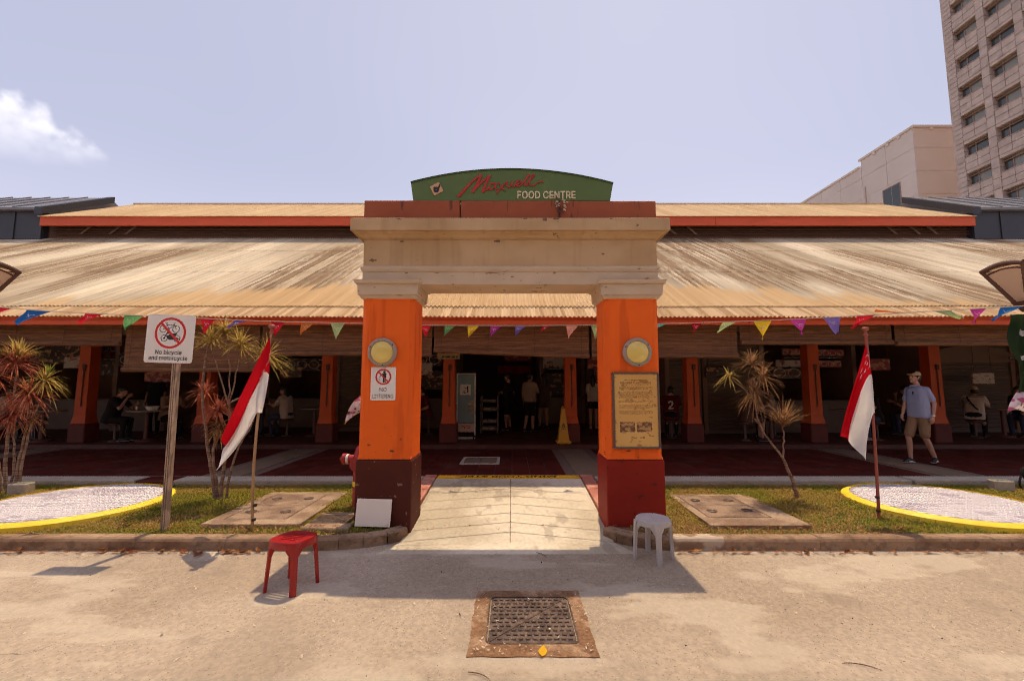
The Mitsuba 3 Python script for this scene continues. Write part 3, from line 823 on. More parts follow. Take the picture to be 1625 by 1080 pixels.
# dark clad roof blocks at both ends of the upper roof
for s, xe in ((-1, -16.10), (1, 15.80)):
    far = s * 30.0
    bw = put('clad_block', box(min(xe, far), max(xe, far), 14.92, 18.2, 6.55, 7.68), 'm_dark_clad', hall)
    labels[bw] = {'label': f'dark metal clad roof block at the {"left" if s < 0 else "right"} end'}
    xx, n_ = xe, 0
    while abs(xx) < 24:
        x2 = xx + s * (1.25 if n_ else 0.95)
        put('wall_panel', box(min(xx, x2) + .02, max(xx, x2) - .02, 14.88, 14.925, 6.60, 7.62, .006), 'm_dark_clad', bw)
        put('seam', box(min(x2 - .02, x2 + .02), max(x2 - .02, x2 + .02), 14.85, 14.90, 6.60, 7.64), 'm_dark_clad', bw)
        xx, n_ = x2, n_ + 1
    def blk_z(y):
        return 7.70 + 0.556 * (y - 14.80)
    ra = put('metal_roof', hull([(a, y, z) for a in (xe + s * -0.02, far) for y, z in ((14.72, blk_z(14.72)), (17.3, blk_z(17.3)), (14.72, blk_z(14.72) - .08), (17.3, blk_z(17.3) - .08), (20.5, 7.4))]), 'm_clad_roof', bw)
    xx = xe + s * 0.9
    while abs(xx) < 27:
        put('standing_seam', hull([(xx + a, y, blk_z(y) + b) for a in (-.02, .02) for y in (14.73, 17.29) for b in (0.0, .045)]), 'm_clad_roof', ra)
        xx += s * 0.75
    put('verge_flashing', hull([(a, y, blk_z(y) + b) for a in (xe - s * .16, xe + s * .10) for y in (14.68, 17.34) for b in (-.22, .03)]), 'm_dark_clad', ra)
    put('gable_wall', hull([(a, y, z) for a in (xe, xe + s * .2) for y, z in ((14.95, 6.5), (14.95, 7.5), (17.25, 8.95), (20.4, 7.3), (20.4, 6.0))]), 'm_dark_clad', bw)

# columns
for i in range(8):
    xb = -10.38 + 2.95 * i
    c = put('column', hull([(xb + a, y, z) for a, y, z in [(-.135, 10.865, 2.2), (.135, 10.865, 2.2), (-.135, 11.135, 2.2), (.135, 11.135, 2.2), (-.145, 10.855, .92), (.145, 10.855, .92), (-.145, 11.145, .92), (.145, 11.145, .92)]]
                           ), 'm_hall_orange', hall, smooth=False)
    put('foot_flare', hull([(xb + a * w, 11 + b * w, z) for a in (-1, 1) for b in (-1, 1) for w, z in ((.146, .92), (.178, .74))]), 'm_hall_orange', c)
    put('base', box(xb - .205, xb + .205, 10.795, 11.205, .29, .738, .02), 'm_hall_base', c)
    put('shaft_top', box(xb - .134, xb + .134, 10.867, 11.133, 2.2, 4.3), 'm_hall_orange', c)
    put('cable_pipe', tube([(xb + .02, 10.853, 2.05), (xb + .02, 10.845, 1.15)], .014, 6), 'm_dark_wood', c)
    put('junction_box', box(xb - .01, xb + .06, 10.82, 10.87, 2.02, 2.16, .008), 'm_dark_wood', c)
    if i in (2, 3, 4, 5):
        ztop = {2: 2.53, 3: 2.62, 4: 2.48, 5: 2.53}[i]
        h = {2: .16, 3: .34, 4: .16, 5: .12}[i]
        pl = put('notice', box(xb - .27, xb + .27, 10.79, 10.83, ztop - h, ztop, .004), mat('m_notice', (0.46, 0.30, 0.13), 0.6) if i == 2 else 'm_notice', c)
        words = {2: [.5], 3: [.2, .52, .84], 4: [.5], 5: []}[i]
        sh = []
        for t in words:
            z_ = ztop - h * t
            xx = xb - .21 + rnd.uniform(0, .05)
            while xx < xb + .19:
                w = rnd.uniform(.05, .12)
                sh.append(sg.box(xx, z_ - .022, min(xx + w, xb + .22), z_ + .022))
                xx += w + .03
        if sh:
            put('print', prism(shapely.union_all(sh), .003).apply_translation([0, 10.789, 0]), 'm_black', pl)

# bamboo blinds
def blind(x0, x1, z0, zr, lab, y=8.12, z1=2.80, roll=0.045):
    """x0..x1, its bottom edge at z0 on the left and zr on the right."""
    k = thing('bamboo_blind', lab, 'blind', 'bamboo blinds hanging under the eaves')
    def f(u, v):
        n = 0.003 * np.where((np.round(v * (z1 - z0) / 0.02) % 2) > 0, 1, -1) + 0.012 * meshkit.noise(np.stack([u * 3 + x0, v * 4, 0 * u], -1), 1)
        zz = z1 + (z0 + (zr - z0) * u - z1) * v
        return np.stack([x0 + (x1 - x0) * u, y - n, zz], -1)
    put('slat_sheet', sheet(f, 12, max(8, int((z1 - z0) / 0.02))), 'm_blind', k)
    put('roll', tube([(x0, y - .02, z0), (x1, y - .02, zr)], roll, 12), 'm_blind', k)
    n = max(2, int((x1 - x0) / 0.9) + 1)
    for i in range(n):
        xx = x0 + 0.14 + (x1 - x0 - 0.28) * i / (n - 1)
        zz = z0 + (zr - z0) * (xx - x0) / (x1 - x0)
        put('cord', tube([(xx, y - .035, z1), (xx, y - .07, zz)], .004, 5), 'm_dark_wood', k)


blind(-12.6, -7.12, 2.42, 2.42, 'bamboo blind at the far left, rolled high')
blind(-7.04, -4.60, 1.95, 1.95, 'bamboo blind hanging lowest, behind the no bicycle sign')
blind(-4.55, -2.30, 2.24, 2.24, 'bamboo blind behind the left flag, left of the gateway')
blind(-2.25, -1.46, 2.22, 2.22, 'short bamboo blind seen past the inner edge of the left pillar')
blind(-1.42, 1.40, 2.30, 2.19, 'bamboo blind hanging askew in the middle of the gateway')
blind(1.45, 2.40, 2.20, 2.20, 'narrow bamboo blind seen past the inner edge of the right pillar')
blind(2.46, 4.10, 2.20, 2.20, 'low bamboo blind just right of the gateway')
blind(4.16, 6.92, 2.44, 2.44, 'bamboo blind above the leaning plant, rolled high')
blind(6.98, 9.25, 2.42, 2.42, 'bamboo blind at the right behind the second flag')
blind(9.32, 13.0, 2.42, 2.42, 'bamboo blind at the far right edge of the hall')

# ---------------------------------------------------------------- inside the hall
mat('m_stall_wall', (0.23, 0.135, 0.10), 0.8)
mat('m_shutter', proc(lambda p, n, uv: mix((0.11, 0.068, 0.05), (0.15, 0.095, 0.07), noise(p.x * 2, p.y, p.z * 4))), 0.5)
mat('m_menu_red', proc(lambda p, n, uv: mix((0.30, 0.03, 0.03), (0.5, 0.2, 0.10), smoothstep(0.5, 0.6, fbm(p.x * 9, p.y, p.z * 9, 3)))), 0.5)
mat('m_menu_white', proc(lambda p, n, uv: mix((0.55, 0.46, 0.40), (0.35, 0.12, 0.09), smoothstep(0.55, 0.62, fbm(p.x * 11, p.y, p.z * 11, 3)))), 0.5)
mat('m_menu_dark', proc(lambda p, n, uv: mix((0.05, 0.02, 0.02), (0.42, 0.20, 0.10), smoothstep(0.58, 0.64, fbm(p.x * 10, p.y, p.z * 10, 3)))), 0.5)
mat('m_table', (0.30, 0.22, 0.17), 0.35)
mat('m_stool_in', (0.14, 0.05, 0.035), 0.5)
mat('m_counter', (0.15, 0.10, 0.08), 0.5, metallic=0.2)
tag(put('hall_back_wall', box(-22, 22, 23.0, 23.2, 0.3, 6.5), 'm_hall_dark'), kind='structure')


def tube_lamp(x0, x1, y, z, lab):
    k = thing('tube_lamp', lab, 'lamp', 'lit white tube lamps inside the hall')
    put('batten', box(x0, x1, y - .02, y + .03, z + .014, z + .05, .004), 'm_counter', k)
    t = tube([(x0 + .02, y, z), (x1 - .02, y, z)], 0.013, 8)
    kk = put('tube', t, 'm_tube_light', k)
    scene[kk]['emitter'] = {'type': 'area', 'radiance': rgb(3.2, 3.0, 2.7)}
    put('hanger', tube([(x0 + .2, y, z + .05), (x0 + .2, y, z + .9)], .006, 5), 'm_dark_wood', k)


def plates(cx_, cz_, y, n, r, parent):
    """food pictured on a menu board: rings of plate rims"""
    s = shapely.union_all([sa.scale(ring(0, 0, r * .72, r * .9, 8), 1.25, 1.0).buffer(0) if False else sa.translate(sa.scale(ring(0, 0, r * .74, r * .9, 8), 1.25, 1), cx_ + (i - (n - 1) / 2) * r * 2.5, cz_) for i in range(n)])
    put('plate_picture', prism(s, .004).apply_translation([0, y, 0]), 'm_menu_white', parent)


def stall(x0, x1, y, lab, boards=(), shutter=False, arch=False):
    k = thing('food_stall', lab, 'stall', 'food stalls inside the hall')
    for a in (x0, x1 - .12):
        put('side_wall', box(a, a + .12, y, y + 3, .3, 4.2), 'm_stall_wall', k)
    put('back_wall', box(x0 + .12, x1 - .12, y + 2.8, y + 3, .3, 4.2), 'm_stall_wall', k)
    put('signboard', box(x0, x1, y - .05, y + .02, 3.15, 4.0, .01), 'm_stall_wall', k)
    if shutter:
        n = 26
        s = put('shutter', sheet(lambda u, v: np.stack([x0 + .13 + (x1 - x0 - .26) * u, y + .05 + .012 * np.cos(v * n * 2 * math.pi), .32 + 2.8 * v], -1), 1, n * 4), 'm_shutter', k, smooth=True)
        put('bottom_rail', box(x0 + .13, x1 - .13, y + .0, y + .1, .31, .38), 'm_counter', k)
    else:
        put('counter', [box(x0 + .12, x1 - .12, y, y + .6, .3, 1.18), box(x0 + .05, x1 - .05, y - .08, y + .64, 1.182, 1.225, .01)], 'm_counter', k)
    if arch:
        w = x1 - x0 - .5
        p = sg.Polygon([(-w / 2, 0), (w / 2, 0), (w / 2, .22)] + [(w / 2 * math.cos(t), .22 + .26 * math.sin(t)) for t in np.linspace(0, math.pi, 20)])
        put('arched_sign', prism(p, .05).apply_translation([(x0 + x1) / 2, y - .06, 2.30]), mat('m_arch_sign', (0.20, 0.12, 0.085), 0.6), k)
    for (bx0, bx1, bz0, bz1, m_, n) in boards:
        b_ = put('menu_board', box(bx0, bx1, y - .10, y - .06, bz0, bz1, .004), m_, k)
        if n:
            plates((bx0 + bx1) / 2, (bz0 + bz1) / 2, y - .102, n, (bx1 - bx0) / n / 2.6, b_)
    return k


stall(-16.2, -12.0, 14.0, 'dark food stall at the far left of the hall', [(-15, -13, 2.3, 2.9, 'm_menu_dark', 0)])
stall(-11.9, -10.3, 13.4, 'food stall with small pictures behind the left bush', [(-11.7, -10.5, 2.2, 2.6, 'm_menu_dark', 4)])
st = stall(-12.2 + 2.0, -8.2, 15.2, 'food stall with a red lettered board left of the no bicycle sign', [])
qa, qb = at(148, 566, 15.0), at(200, 545, 15.0)
bd = put('name_panel', box(qa[0], qb[0], 15.02, 15.06, qa[2], qb[2] + .25, .004), 'm_menu_red', st)
m = text('FOOD', 0.24, 0.006, True)
put('lettering', move(m, (qa[0] + qb[0]) / 2, 15.019, qa[2] + .30), 'm_menu_white', bd)
put('menu_board', box(qa[0], qb[0], 15.02, 15.06, qa[2] - .62, qa[2] - .18, .004), 'm_menu_dark', st)
stall(-8.0, -5.3, 14.6, 'dim food stall between the two left bushes', [(-7.4, -6.2, 2.1, 2.5, 'm_menu_dark', 3)])
stall(-5.2, -3.9, 13.2, 'shuttered food stall left of the gateway', [], shutter=True)
stall(-3.8, -1.9, 14.2, 'food stall with pale menu boards seen beside the left pillar', [(-3.5, -2.2, 2.25, 2.65, 'm_menu_dark', 3), (-3.2, -2.1, 1.5, 2.1, 'm_menu_dark', 0)])
qa, qb = at(872, 586, 15.6), at(893, 572, 15.6)
stall(1.0, 2.6, 16.0, 'food stall with a lit picture board in the middle of the hall', [(qa[0] - .2, qb[0] + .1, qa[2] + .05, qb[2] + .25, 'm_menu_white', 3), (qa[0] - .2, qb[0] + .2, qa[2] - .9, qa[2] - .12, 'm_menu_dark', 0)])
qa, qb = at(915, 605, 14.4), at(938, 580, 14.4)
stall(2.65, 4.2, 14.5, 'food stall with round red plates on its boards right of the middle', [(2.70, 3.1, qa[2], qb[2] + .1, 'm_menu_red', 2), (3.1, 4.0, 2.15, 2.6, 'm_menu_white', 4)])
stall(4.3, 5.3, 12.6, 'shuttered food stall just right of the gateway', [], shutter=True)
stall(5.35, 7.1, 12.6, 'shuttered food stall behind the leaning plant', [], shutter=True)
B = []
for (xa, ya, xb, yb, n, mm) in ((1241, 563, 1270, 553, 3, 'm_menu_red'), (1232, 582, 1270, 571, 5, 'm_menu_white'), (1226, 598, 1271, 585, 2, 'm_menu_dark')):
    a, b = at(xa, ya, 12.9), at(xb, yb, 12.9)
    B.append((a[0], b[0], a[2], b[2], mm, n))
stall(7.15, 8.75, 13.0, 'food stall with three rows of food pictures left of the right flag', B)
B = []
for (xa, ya, xb, yb, n, mm) in ((1293, 565, 1339, 554, 4, 'm_menu_red'), (1291, 582, 1335, 572, 4, 'm_menu_red')):
    a, b = at(xa, ya, 12.9), at(xb, yb, 12.9)
    B.append((a[0], b[0], a[2], b[2], mm, n))
stall(8.8, 10.0, 13.0, 'food stall with two rows of red food pictures behind the right flag', B)
stall(11.9, 14.6, 13.0, 'food stall with an arched sign behind the man in the cap', [], arch=True, shutter=True)
stall(14.7, 17.5, 13.0, 'food stall at the far right with pale letters on its board', [(15.0, 16.4, 2.3, 2.7, 'm_menu_white', 4)])
# the aisle in the middle
k = thing('red_banner', 'red banner hanging deep in the middle aisle', 'banner')
a, b = at(790, 592, 19.0), at(842, 580, 19.0)
put('cloth', sheet(lambda u, v: np.stack([a[0] + (b[0] - a[0]) * u, 19 + .03 * np.sin(u * 22), b[2] + (a[2] - b[2]) * v], -1), 40, 4), mat('m_banner', (0.50, 0.02, 0.02), 0.7), k)
put('rail', tube([(a[0], 19, b[2] + .02), (b[0], 19, b[2] + .02)], .02, 6), 'm_counter', k)

for x0, x1, yp, Y, lab in ((153, 198, 570, 14.6, 'lit tube lamp left of the no bicycle sign'), (348, 372, 589, 13.5, 'short lit tube lamp behind the bush by the left flag'), (504, 531, 571, 13.8, 'lit tube lamp left of the gateway, behind a column'),
                           (536, 562, 578, 14.6, 'lit tube lamp beside the left edge of the left pillar'), (868, 897, 586, 15.5, 'lit tube lamp in the middle of the hall'), (1243, 1270, 569, 12.7, 'upper lit tube lamp over food pictures left of the right flag'),
                           (1294, 1336, 569, 12.7, 'lit tube lamp over food pictures nearest the right flag'), (1232, 1271, 601, 12.7, 'lower lit tube lamp under food pictures left of the right flag'), (1602, 1640, 569, 12.6, 'lit tube lamp at the right edge')):
    a, b = at(x0, yp, Y), at(x1, yp, Y)
    tube_lamp(a[0], b[0], Y, a[2], lab)


for xp, yp, Y, w, h, m_, lab in ((118, 575, 12.4, .55, .30, 'm_menu_white', 'pale hanging sign beside the leftmost column'), (255, 596, 12.8, .9, .34, 'm_menu_red', 'red hanging sign behind the no bicycle sign'), (462, 590, 12.2, .6, .28, 'm_menu_dark', 'dark hanging menu left of the gateway'),
                                 (672, 585, 12.6, .5, .34, 'm_menu_white', 'pale hanging sign at the inner edge of the left pillar'), (822, 566, 17.0, 1.0, .30, 'm_menu_red', 'red hanging sign deep in the middle aisle'), (945, 577, 13.2, .45, .30, 'm_menu_red', 'red hanging sign at the inner edge of the right pillar'),
                                 (1140, 590, 12.4, .7, .30, 'm_menu_dark', 'dark hanging menu behind the leaning plant'), (1392, 578, 12.6, .7, .32, 'm_menu_red', 'red hanging sign just right of the right flag'), (1560, 600, 12.5, .6, .30, 'm_menu_white', 'pale hanging sign over the diner in the white shirt')):
    k = thing('hanging_sign', lab, 'sign', 'hanging signs inside the hall')
    c = at(xp, yp, Y)
    put('panel', box(c[0] - w / 2, c[0] + w / 2, Y - .02, Y + .02, c[2] - h / 2, c[2] + h / 2, .006), m_, k)
    for a in (-.4, .4):
        put('chain', tube([(c[0] + a * w, Y, c[2] + h / 2), (c[0] + a * w, Y, c[2] + h / 2 + .9)], .006, 5), 'm_dark_wood', k)


# blue standing panel
k = thing('standing_panel', 'tall pale blue standing panel with a white notice between two orange columns', 'panel')
a, b = at(724, 690, 11.5), at(755, 592, 11.5)
x0, x1, z0, z1 = a[0], b[0], a[2], b[2]
put('panel', box(x0 + .03, x1 - .03, 11.49, 11.53, z0 + .30, z1 - .03, .004), mat('m_panel_blue', (0.20, 0.31, 0.34), 0.5), k)
put('frame', [box(x0, x0 + .03, 11.47, 11.55, z0, z1, .004), box(x1 - .03, x1, 11.47, 11.55, z0, z1, .004), box(x0 + .031, x1 - .031, 11.47, 11.55, z1 - .03, z1, .004)], 'm_white', k)
lp = put('lower_panel', box(x0 + .032, x1 - .032, 11.48, 11.54, z0 + .08, z0 + .29, .004), mat('m_panel_cream', (0.62, 0.47, 0.36), 0.5), k)
put('print', prism(shapely.union_all([pen([(-.1, .02), (-.05, .03), (-.03, -.02)], .02), pen([(0.02, .03), (.12, .02)], .018), pen([(0.02, -.0), (.1, -.015)], .012)]), .003).apply_translation([(x0 + x1) / 2, 11.479, z0 + .19]), 'm_print_red', lp)
n_ = put('notice', box(x0 + .09, x1 - .12, 11.478, 11.488, z1 - .55, z1 - .28, .003), 'm_white', k)
c_ = ((x0 + x1) / 2 - .015, z1 - .415)
put('notice_print', prism(shapely.union_all([circle(.055, .07, .02), sg.box(.04, -.08, .075, .045), stroke([[(.04, .03), (-.01, .05), (-.05, .05)]], .016)] + [sg.box(-.09, -.03 - .028 * i, .015, -.018 - .028 * i) for i in range(3)]), .003).apply_translation([c_[0], 11.477, c_[1]]), 'm_black', n_)
put('base_rail', box(x0 - .0, x1, 11.44, 11.58, .305, .35, .01), 'm_white', k)
for xx in (x0 + .03, x1 - .03):
    put('castor', trimesh.creation.cylinder(.04, .03, sections=12).apply_transform(rotm([0, 1, 0], 90)).apply_translation([xx, 11.42, .34]), 'm_black', k)
tk = thing('hanging_tassel', 'pale ragged ribbon hanging off the blue standing panel', 'ribbon')
put('ribbon', [sheet(lambda u, v, i=i: np.stack([x1 - .16 + .13 * u + .03 * np.sin(9 * v + i), 11.46 - .015 * np.cos(7 * v + i * 2) - .01 * i, z1 - .72 - .12 * i - .10 * v + .05 * u], -1), 4, 6) for i in range(3)], 'm_litter_pale', tk)

# tall yellow caution cone
k = thing('caution_cone', 'tall yellow caution cone in front of the orange column right of the middle', 'cone')
a = at(895, 707, 10.62)
def taper(x, y, z0, z1, w0, w1, d0, d1):
    return hull([(x + s * w, y + t * d, z) for s in (-1, 1) for t in (-1, 1) for z, w, d in ((z0, w0, d0), (z1, w1, d1))])
put('body', [taper(a[0], 10.75, .36, 1.06, .13, .045, .13, .045), box(a[0] - .05, a[0] + .05, 10.70, 10.80, 1.06, 1.11, .012)], mat('m_cone', (0.68, 0.33, 0.02), 0.45), k)
put('foot', box(a[0] - .17, a[0] + .17, 10.58, 10.92, .302, .36, .015), 'm_cone', k)
put('handle', tube(bend([(a[0] - .03, 10.75, 1.10), (a[0], 10.75, 1.16), (a[0] + .03, 10.75, 1.10)], 8), .010, 6), 'm_cone', k)
tri = sg.Polygon([(-.05, -.04), (.05, -.04), (0, .05)])
pr = prism(tri.difference(tri.buffer(-.013)).union(stroke([[(0, .0), (0, .02)]], .008)).union(sg.box(-.05, -.085, .05, -.07)), .003)
pr.apply_transform(rotm([1, 0, 0], -7))
put('warning_print', move(pr, a[0], 10.635 + .02, .72), 'm_black', k)


# tables, stools, trays
def table(x, y, r, lab, top='m_table', group='round tables in the hall'):
    k = thing('dining_table', lab, 'table', group)
    put('top', move(lathe([(0, .715), (r - .02, .715), (r, .73), (r, .745), (r - .01, .752), (0, .752)], 28), x, y, .3), top, k, smooth=30)
    put('pedestal', move(lathe([(0, 0), (.22, 0), (.2, .03), (.045, .06), (.04, .70), (.12, .714), (0, .714)], 16), x, y, .301), 'm_stool_in', k, smooth=30)


def inner_stool(x, y, lab, group='stools at the tables'):
    k = thing('hall_stool', lab, 'stool', group)
    put('seat', move(lathe([(0, .40), (.15, .40), (.17, .42), (.16, .445), (0, .45)], 20), x, y, .3), 'm_stool_in', k, smooth=30)
    put('stem', move(lathe([(0, 0), (.14, 0), (.12, .025), (.028, .05), (.028, .40), (0, .40)], 12), x, y, .301), 'm_counter', k, smooth=30)


table(-8.95, 11.1, .42, 'round table with two diners left of the no bicycle sign')
table(-11.4, 11.0, .42, 'round table behind the left bush')
table(8.45, 11.35, .40, 'round table behind the right flag')
table(12.9, 11.9, .42, 'round table right of the diner in the white shirt')
table(6.4, 11.2, .40, 'round table right of the leaning plant')
for x_, y_, lab in ((-9.62, 11.0, 'stool under the diner in black'), (-8.55, 11.45, 'stool under the diner in beige'), (9.05, 11.25, 'stool under the diner in jeans'), (12.0, 11.75, 'stool under the diner in the white shirt'),
                    (5.75, 11.2, 'stool under the diner in brown'), (-12.1, 11.1, 'stool under the pale shirted diner behind the left bush'), (4.15, 11.8, 'stool under the diner in the numbered jersey')):
    inner_stool(x_, y_, lab)
for x_, y_, z_, m_, lab in ((-9.13, 11.0, 1.053, 'm_white', 'small white cup on the table of the diner in black'), (-8.72, 10.95, 1.053, 'm_white', 'white bowl on the table left of the no bicycle sign')):
    k = thing('bowl' if 'bowl' in lab else 'cup', lab, 'bowl' if 'bowl' in lab else 'cup')
    r_, h_ = (.15, .10) if 'bowl' in lab else (.035, .09)
    put('body', move(lathe([(0, 0), (r_ * .6, 0), (r_, h_), (r_ * .93, h_), (r_ * .55, .01), (0, .01)], 20), x_, y_, z_), m_, k, smooth=35)
    put('contents', move(lathe([(0, h_ * .7), (r_ * .8, h_ * .7), (r_ * .5, h_ * .95), (0, h_ * 1.05)], 16), x_, y_, z_), 'm_table', k, smooth=True)
k = thing('tray_trolley', 'dark trolley stacked with pale trays beside the blue standing panel', 'trolley')
a, b = at(764, 676, 12.6), at(790, 635, 12.6)
for xx in (a[0], b[0]):
    for yy in (12.4, 13.0):
        put('post', tube([(xx, yy, .34), (xx, yy, 1.35)], .016, 6), 'm_counter', k)
for zz in (.42, .62, .95, 1.18):
    put('shelf', box(a[0] + .01, b[0] - .01, 12.41, 12.99, zz, zz + .025, .006), 'm_counter', k)
for j, (zz, dx) in enumerate(((.446, .0), (.646, .03), (.976, .02), (1.206, .0))):
    kk = thing('tray_stack', ('pale trays on the lowest shelf of the trolley', 'pale trays on the second shelf of the trolley', 'white plates on the third shelf of the trolley', 'trays on the top shelf of the trolley')[j], 'tray')
    for i in range(3):
        put('tray', box(a[0] + .03 + dx, b[0] - .05 + dx, 12.43 + .01 * i, 12.93, zz + .018 * i, zz + .015 + .018 * i, .005), 'm_menu_white' if j != 3 else 'm_table', kk)

# ================================================================ PEOPLE
M3 = manifold3d.Manifold


def ball(p, r, n=14):
    s = M3.sphere(1.0, n)
    rr = np.broadcast_to(np.asarray(r, float), (3,))
    return s.scale(tuple(float(a) for a in rr)).translate(tuple(float(a) for a in p))


def bone(*pr):
    return M3.batch_hull([ball(p, r) for p, r in pr])


def fuse(parts, edge=None, it=8):
    m = M3.batch_boolean(list(parts), manifold3d.OpType.Add)
    if edge:
        m = m.refine_to_length(edge)
    mm = m.to_mesh()
    t = trimesh.Trimesh(mm.vert_properties[:, :3], mm.tri_verts, process=True)
    if it:
        trimesh.smoothing.filter_taubin(t, lamb=0.5, nu=0.53, iterations=it)
    return t


def person(label, loc, heading, J, shirt, legs, shoe, sleeves='short', trousers='long', skin='m_skin', hair='m_hair', hair_kind='short', cap=None, scale=(.95, .95, 1.0), fine=0.03, group=None, extras=None):
    """A figure from joints J (local: +x ahead, +y left, z up). heading: degrees from +x."""
    k = thing('person', label, 'person', group)
    tw = T().translate([float(a) for a in loc]).rotate([0, 0, 1], heading).scale(list(scale) if hasattr(scale, '__len__') else scale)
    A = {n: np.array(v, float) for n, v in J.items()}
    hd, nk, ch, pv = A['head'], A['neck'], A['chest'], A['pelvis']
    look = A.get('look', np.array([1.0, 0, 0]))
    look = look / np.linalg.norm(look)
    side = np.cross([0, 0, 1], look)
    side /= np.linalg.norm(side)
    upv = np.cross(look, side)
    def H(a, b, c):
        return hd + look * a + side * b + upv * c
    left = lambda s: 'L' if s > 0 else 'R'
    trunk = [bone((pv + [0, .075, 0], .105), (pv + [0, -.075, 0], .105), (ch + [0, .07, -.10], .115), (ch + [0, -.07, -.10], .115)),
             bone((ch + [0, .08, -.1], .11), (ch + [0, -.08, -.1], .11), (ch + [0.01, .09, .10], .085), (ch + [0.01, -.09, .10], .085)),
             bone((A['sL'], .054), (A['sR'], .054), (ch + [0, .06, .0], .10), (ch + [0, -.06, .0], .10), (nk + [0, 0, -.03], .052))]
    arms, legsB = {}, {}
    for s in 'LR':
        sh, el, wr = A['s' + s], A['e' + s], A['w' + s]
        arms[s] = [bone((sh, .055), (sh * .55 + el * .45, .048), (el, .038)), bone((el, .039), (el * .6 + wr * .4, .037), (wr, .025))]
        hp, kn, an = A['h' + s], A['k' + s], A['a' + s]
        legsB[s] = [bone((hp, .098), (hp * .6 + kn * .4, .083), (kn, .056)), bone((kn, .054), (kn * .68 + an * .32 - [0.012, 0, 0], .056), (an, .036))]
    skull = [M3.batch_hull([ball(H(-.012, 0, .025), (.092, .074, .095)), ball(H(.035, 0, -.01), (.052, .058, .075))]),
             bone((H(.05, 0, -.075), .035), (H(.03, .035, -.05), .03), (H(.03, -.035, -.05), .03), (H(.0, 0, .0), .06)),
             bone((H(.088, 0, .015), .010), (H(.104, 0, -.022), .014)), bone((H(.082, .016, -.026), .011), (H(.082, -.016, -.026), .011)),
             bone((H(.082, .02, -.056), .008), (H(.088, 0, -.054), .010), (H(.082, -.02, -.056), .008)),
             bone((H(.080, .03, .028), .010), (H(.080, -.03, .028), .010))]
    for s in (1, -1):
        skull.append(bone((H(-.012, s * .076, .008), .014), (H(-.018, s * .086, .022), .012), (H(-.008, s * .078, -.018), .010)))
    neck = [bone((nk + [-.01, 0, -.06], .062), (nk + [0, 0, .02], .053), (H(-.015, 0, -.05), .055))]
    hands = []
    for s in 'LR':
        wr = A['w' + s]
        d = A.get('f' + s)
        el = A['e' + s]
        d = (wr - el) if d is None else d
        d = d / np.linalg.norm(d)
        inw = np.array([0, -1.0 if s == 'L' else 1.0, 0])
        inw = inw - d * (inw @ d)
        inw /= np.linalg.norm(inw) + 1e-9
        wid = np.cross(d, inw)
        if wid[0] < 0:
            wid = -wid
        pm = [wr + d * .02, wr + d * .085 + wid * .03, wr + d * .08 - wid * .03]
        hands.append(M3.batch_hull([ball(pm[0], .022), ball(pm[1], .014), ball(pm[2], .013)]))
        for i, (o, L_) in enumerate(((.033, .068), (.011, .078), (-.011, .072), (-.032, .056))):
            b0 = wr + d * .085 + wid * o
            b1 = b0 + d * L_ * .5 + inw * .012
            b2 = b1 + d * L_ * .38 + inw * .028
            hands += [bone((b0, .0105), (b1, .0095)), bone((b1, .0095), (b2, .0075))]
        t0 = wr + d * .03 + wid * .025
        t1 = t0 + d * .035 + wid * .028 + inw * .012
        hands += [bone((t0, .013), (t1, .011)), bone((t1, .011), (t1 + d * .032 + wid * .004 + inw * .012, .009))]
    feet_skin = [bone((A['a' + s], .036), (A['a' + s] + [0, 0, -.03], .036)) for s in 'LR']
    body = fuse(trunk + arms['L'] + arms['R'] + legsB['L'] + legsB['R'] + skull + neck + hands + feet_skin, fine, 4)
    put('body', body, skin, k, smooth=True, to_world=tw)
    # clothes follow the body, a little proud of it
    def grow(p, r, n=.016):
        return (p, r + n)
    top = [bone(grow(pv + [0, .075, -.03], .105, .012), grow(pv + [0, -.075, -.03], .105, .012), grow(ch + [0, .07, -.10], .115), grow(ch + [0, -.07, -.10], .115)),
           bone(grow(ch + [0, .08, -.1], .11), grow(ch + [0, -.08, -.1], .11), grow(ch + [.01, .09, .10], .085), grow(ch + [.01, -.09, .10], .085)),
           bone(grow(A['sL'], .054, .012), grow(A['sR'], .054, .012), grow(ch + [0, .06, 0], .10), grow(ch + [0, -.06, 0], .10), (nk + [0, 0, -.065], .062))]
    top[0] = bone((pv + [-.0, .088, -.10], .128), (pv + [0, -.088, -.10], .128), grow(ch + [0, .07, -.10], .118), grow(ch + [0, -.07, -.10], .118)).trim_by_plane((0, 0, 1), float(pv[2] - .075))
    for s in 'LR':
        sh, el, wr = A['s' + s], A['e' + s], A['w' + s]
        if sleeves == 'none':
            continue
        e = sh * .3 + el * .7
        top.append(bone((sh, .066), (e, .062)))
        if sleeves == 'long':
            top += [bone((e, .06), (el, .05)), bone((el, .05), (wr, .036))]
    put('shirt', fuse(top, fine, 5), shirt, k, smooth=True, to_world=tw)
    low = [bone(grow(pv + [0, .07, .02], .105, .010), grow(pv + [0, -.07, .02], .105, .010), grow(A['hL'], .098, .010), grow(A['hR'], .098, .010))]
    for s in 'LR':
        hp, kn, an = A['h' + s], A['k' + s], A['a' + s]
        if trousers == 'short':
            e = hp * .12 + kn * .88
            low.append(bone(grow(hp, .098, .012), (hp * .5 + kn * .5, .098), (e, .090)))
        elif trousers == 'mini':
            low.append(bone(grow(hp, .098, .010), (hp * .55 + kn * .45, .100)))
        else:
            low += [bone(grow(hp, .098, .010), (kn, .070)), bone((kn, .068), (an + [0, 0, .03], .052))]
    put('trousers' if trousers == 'long' else 'shorts', fuse(low, fine, 4), legs, k, smooth=True, to_world=tw)
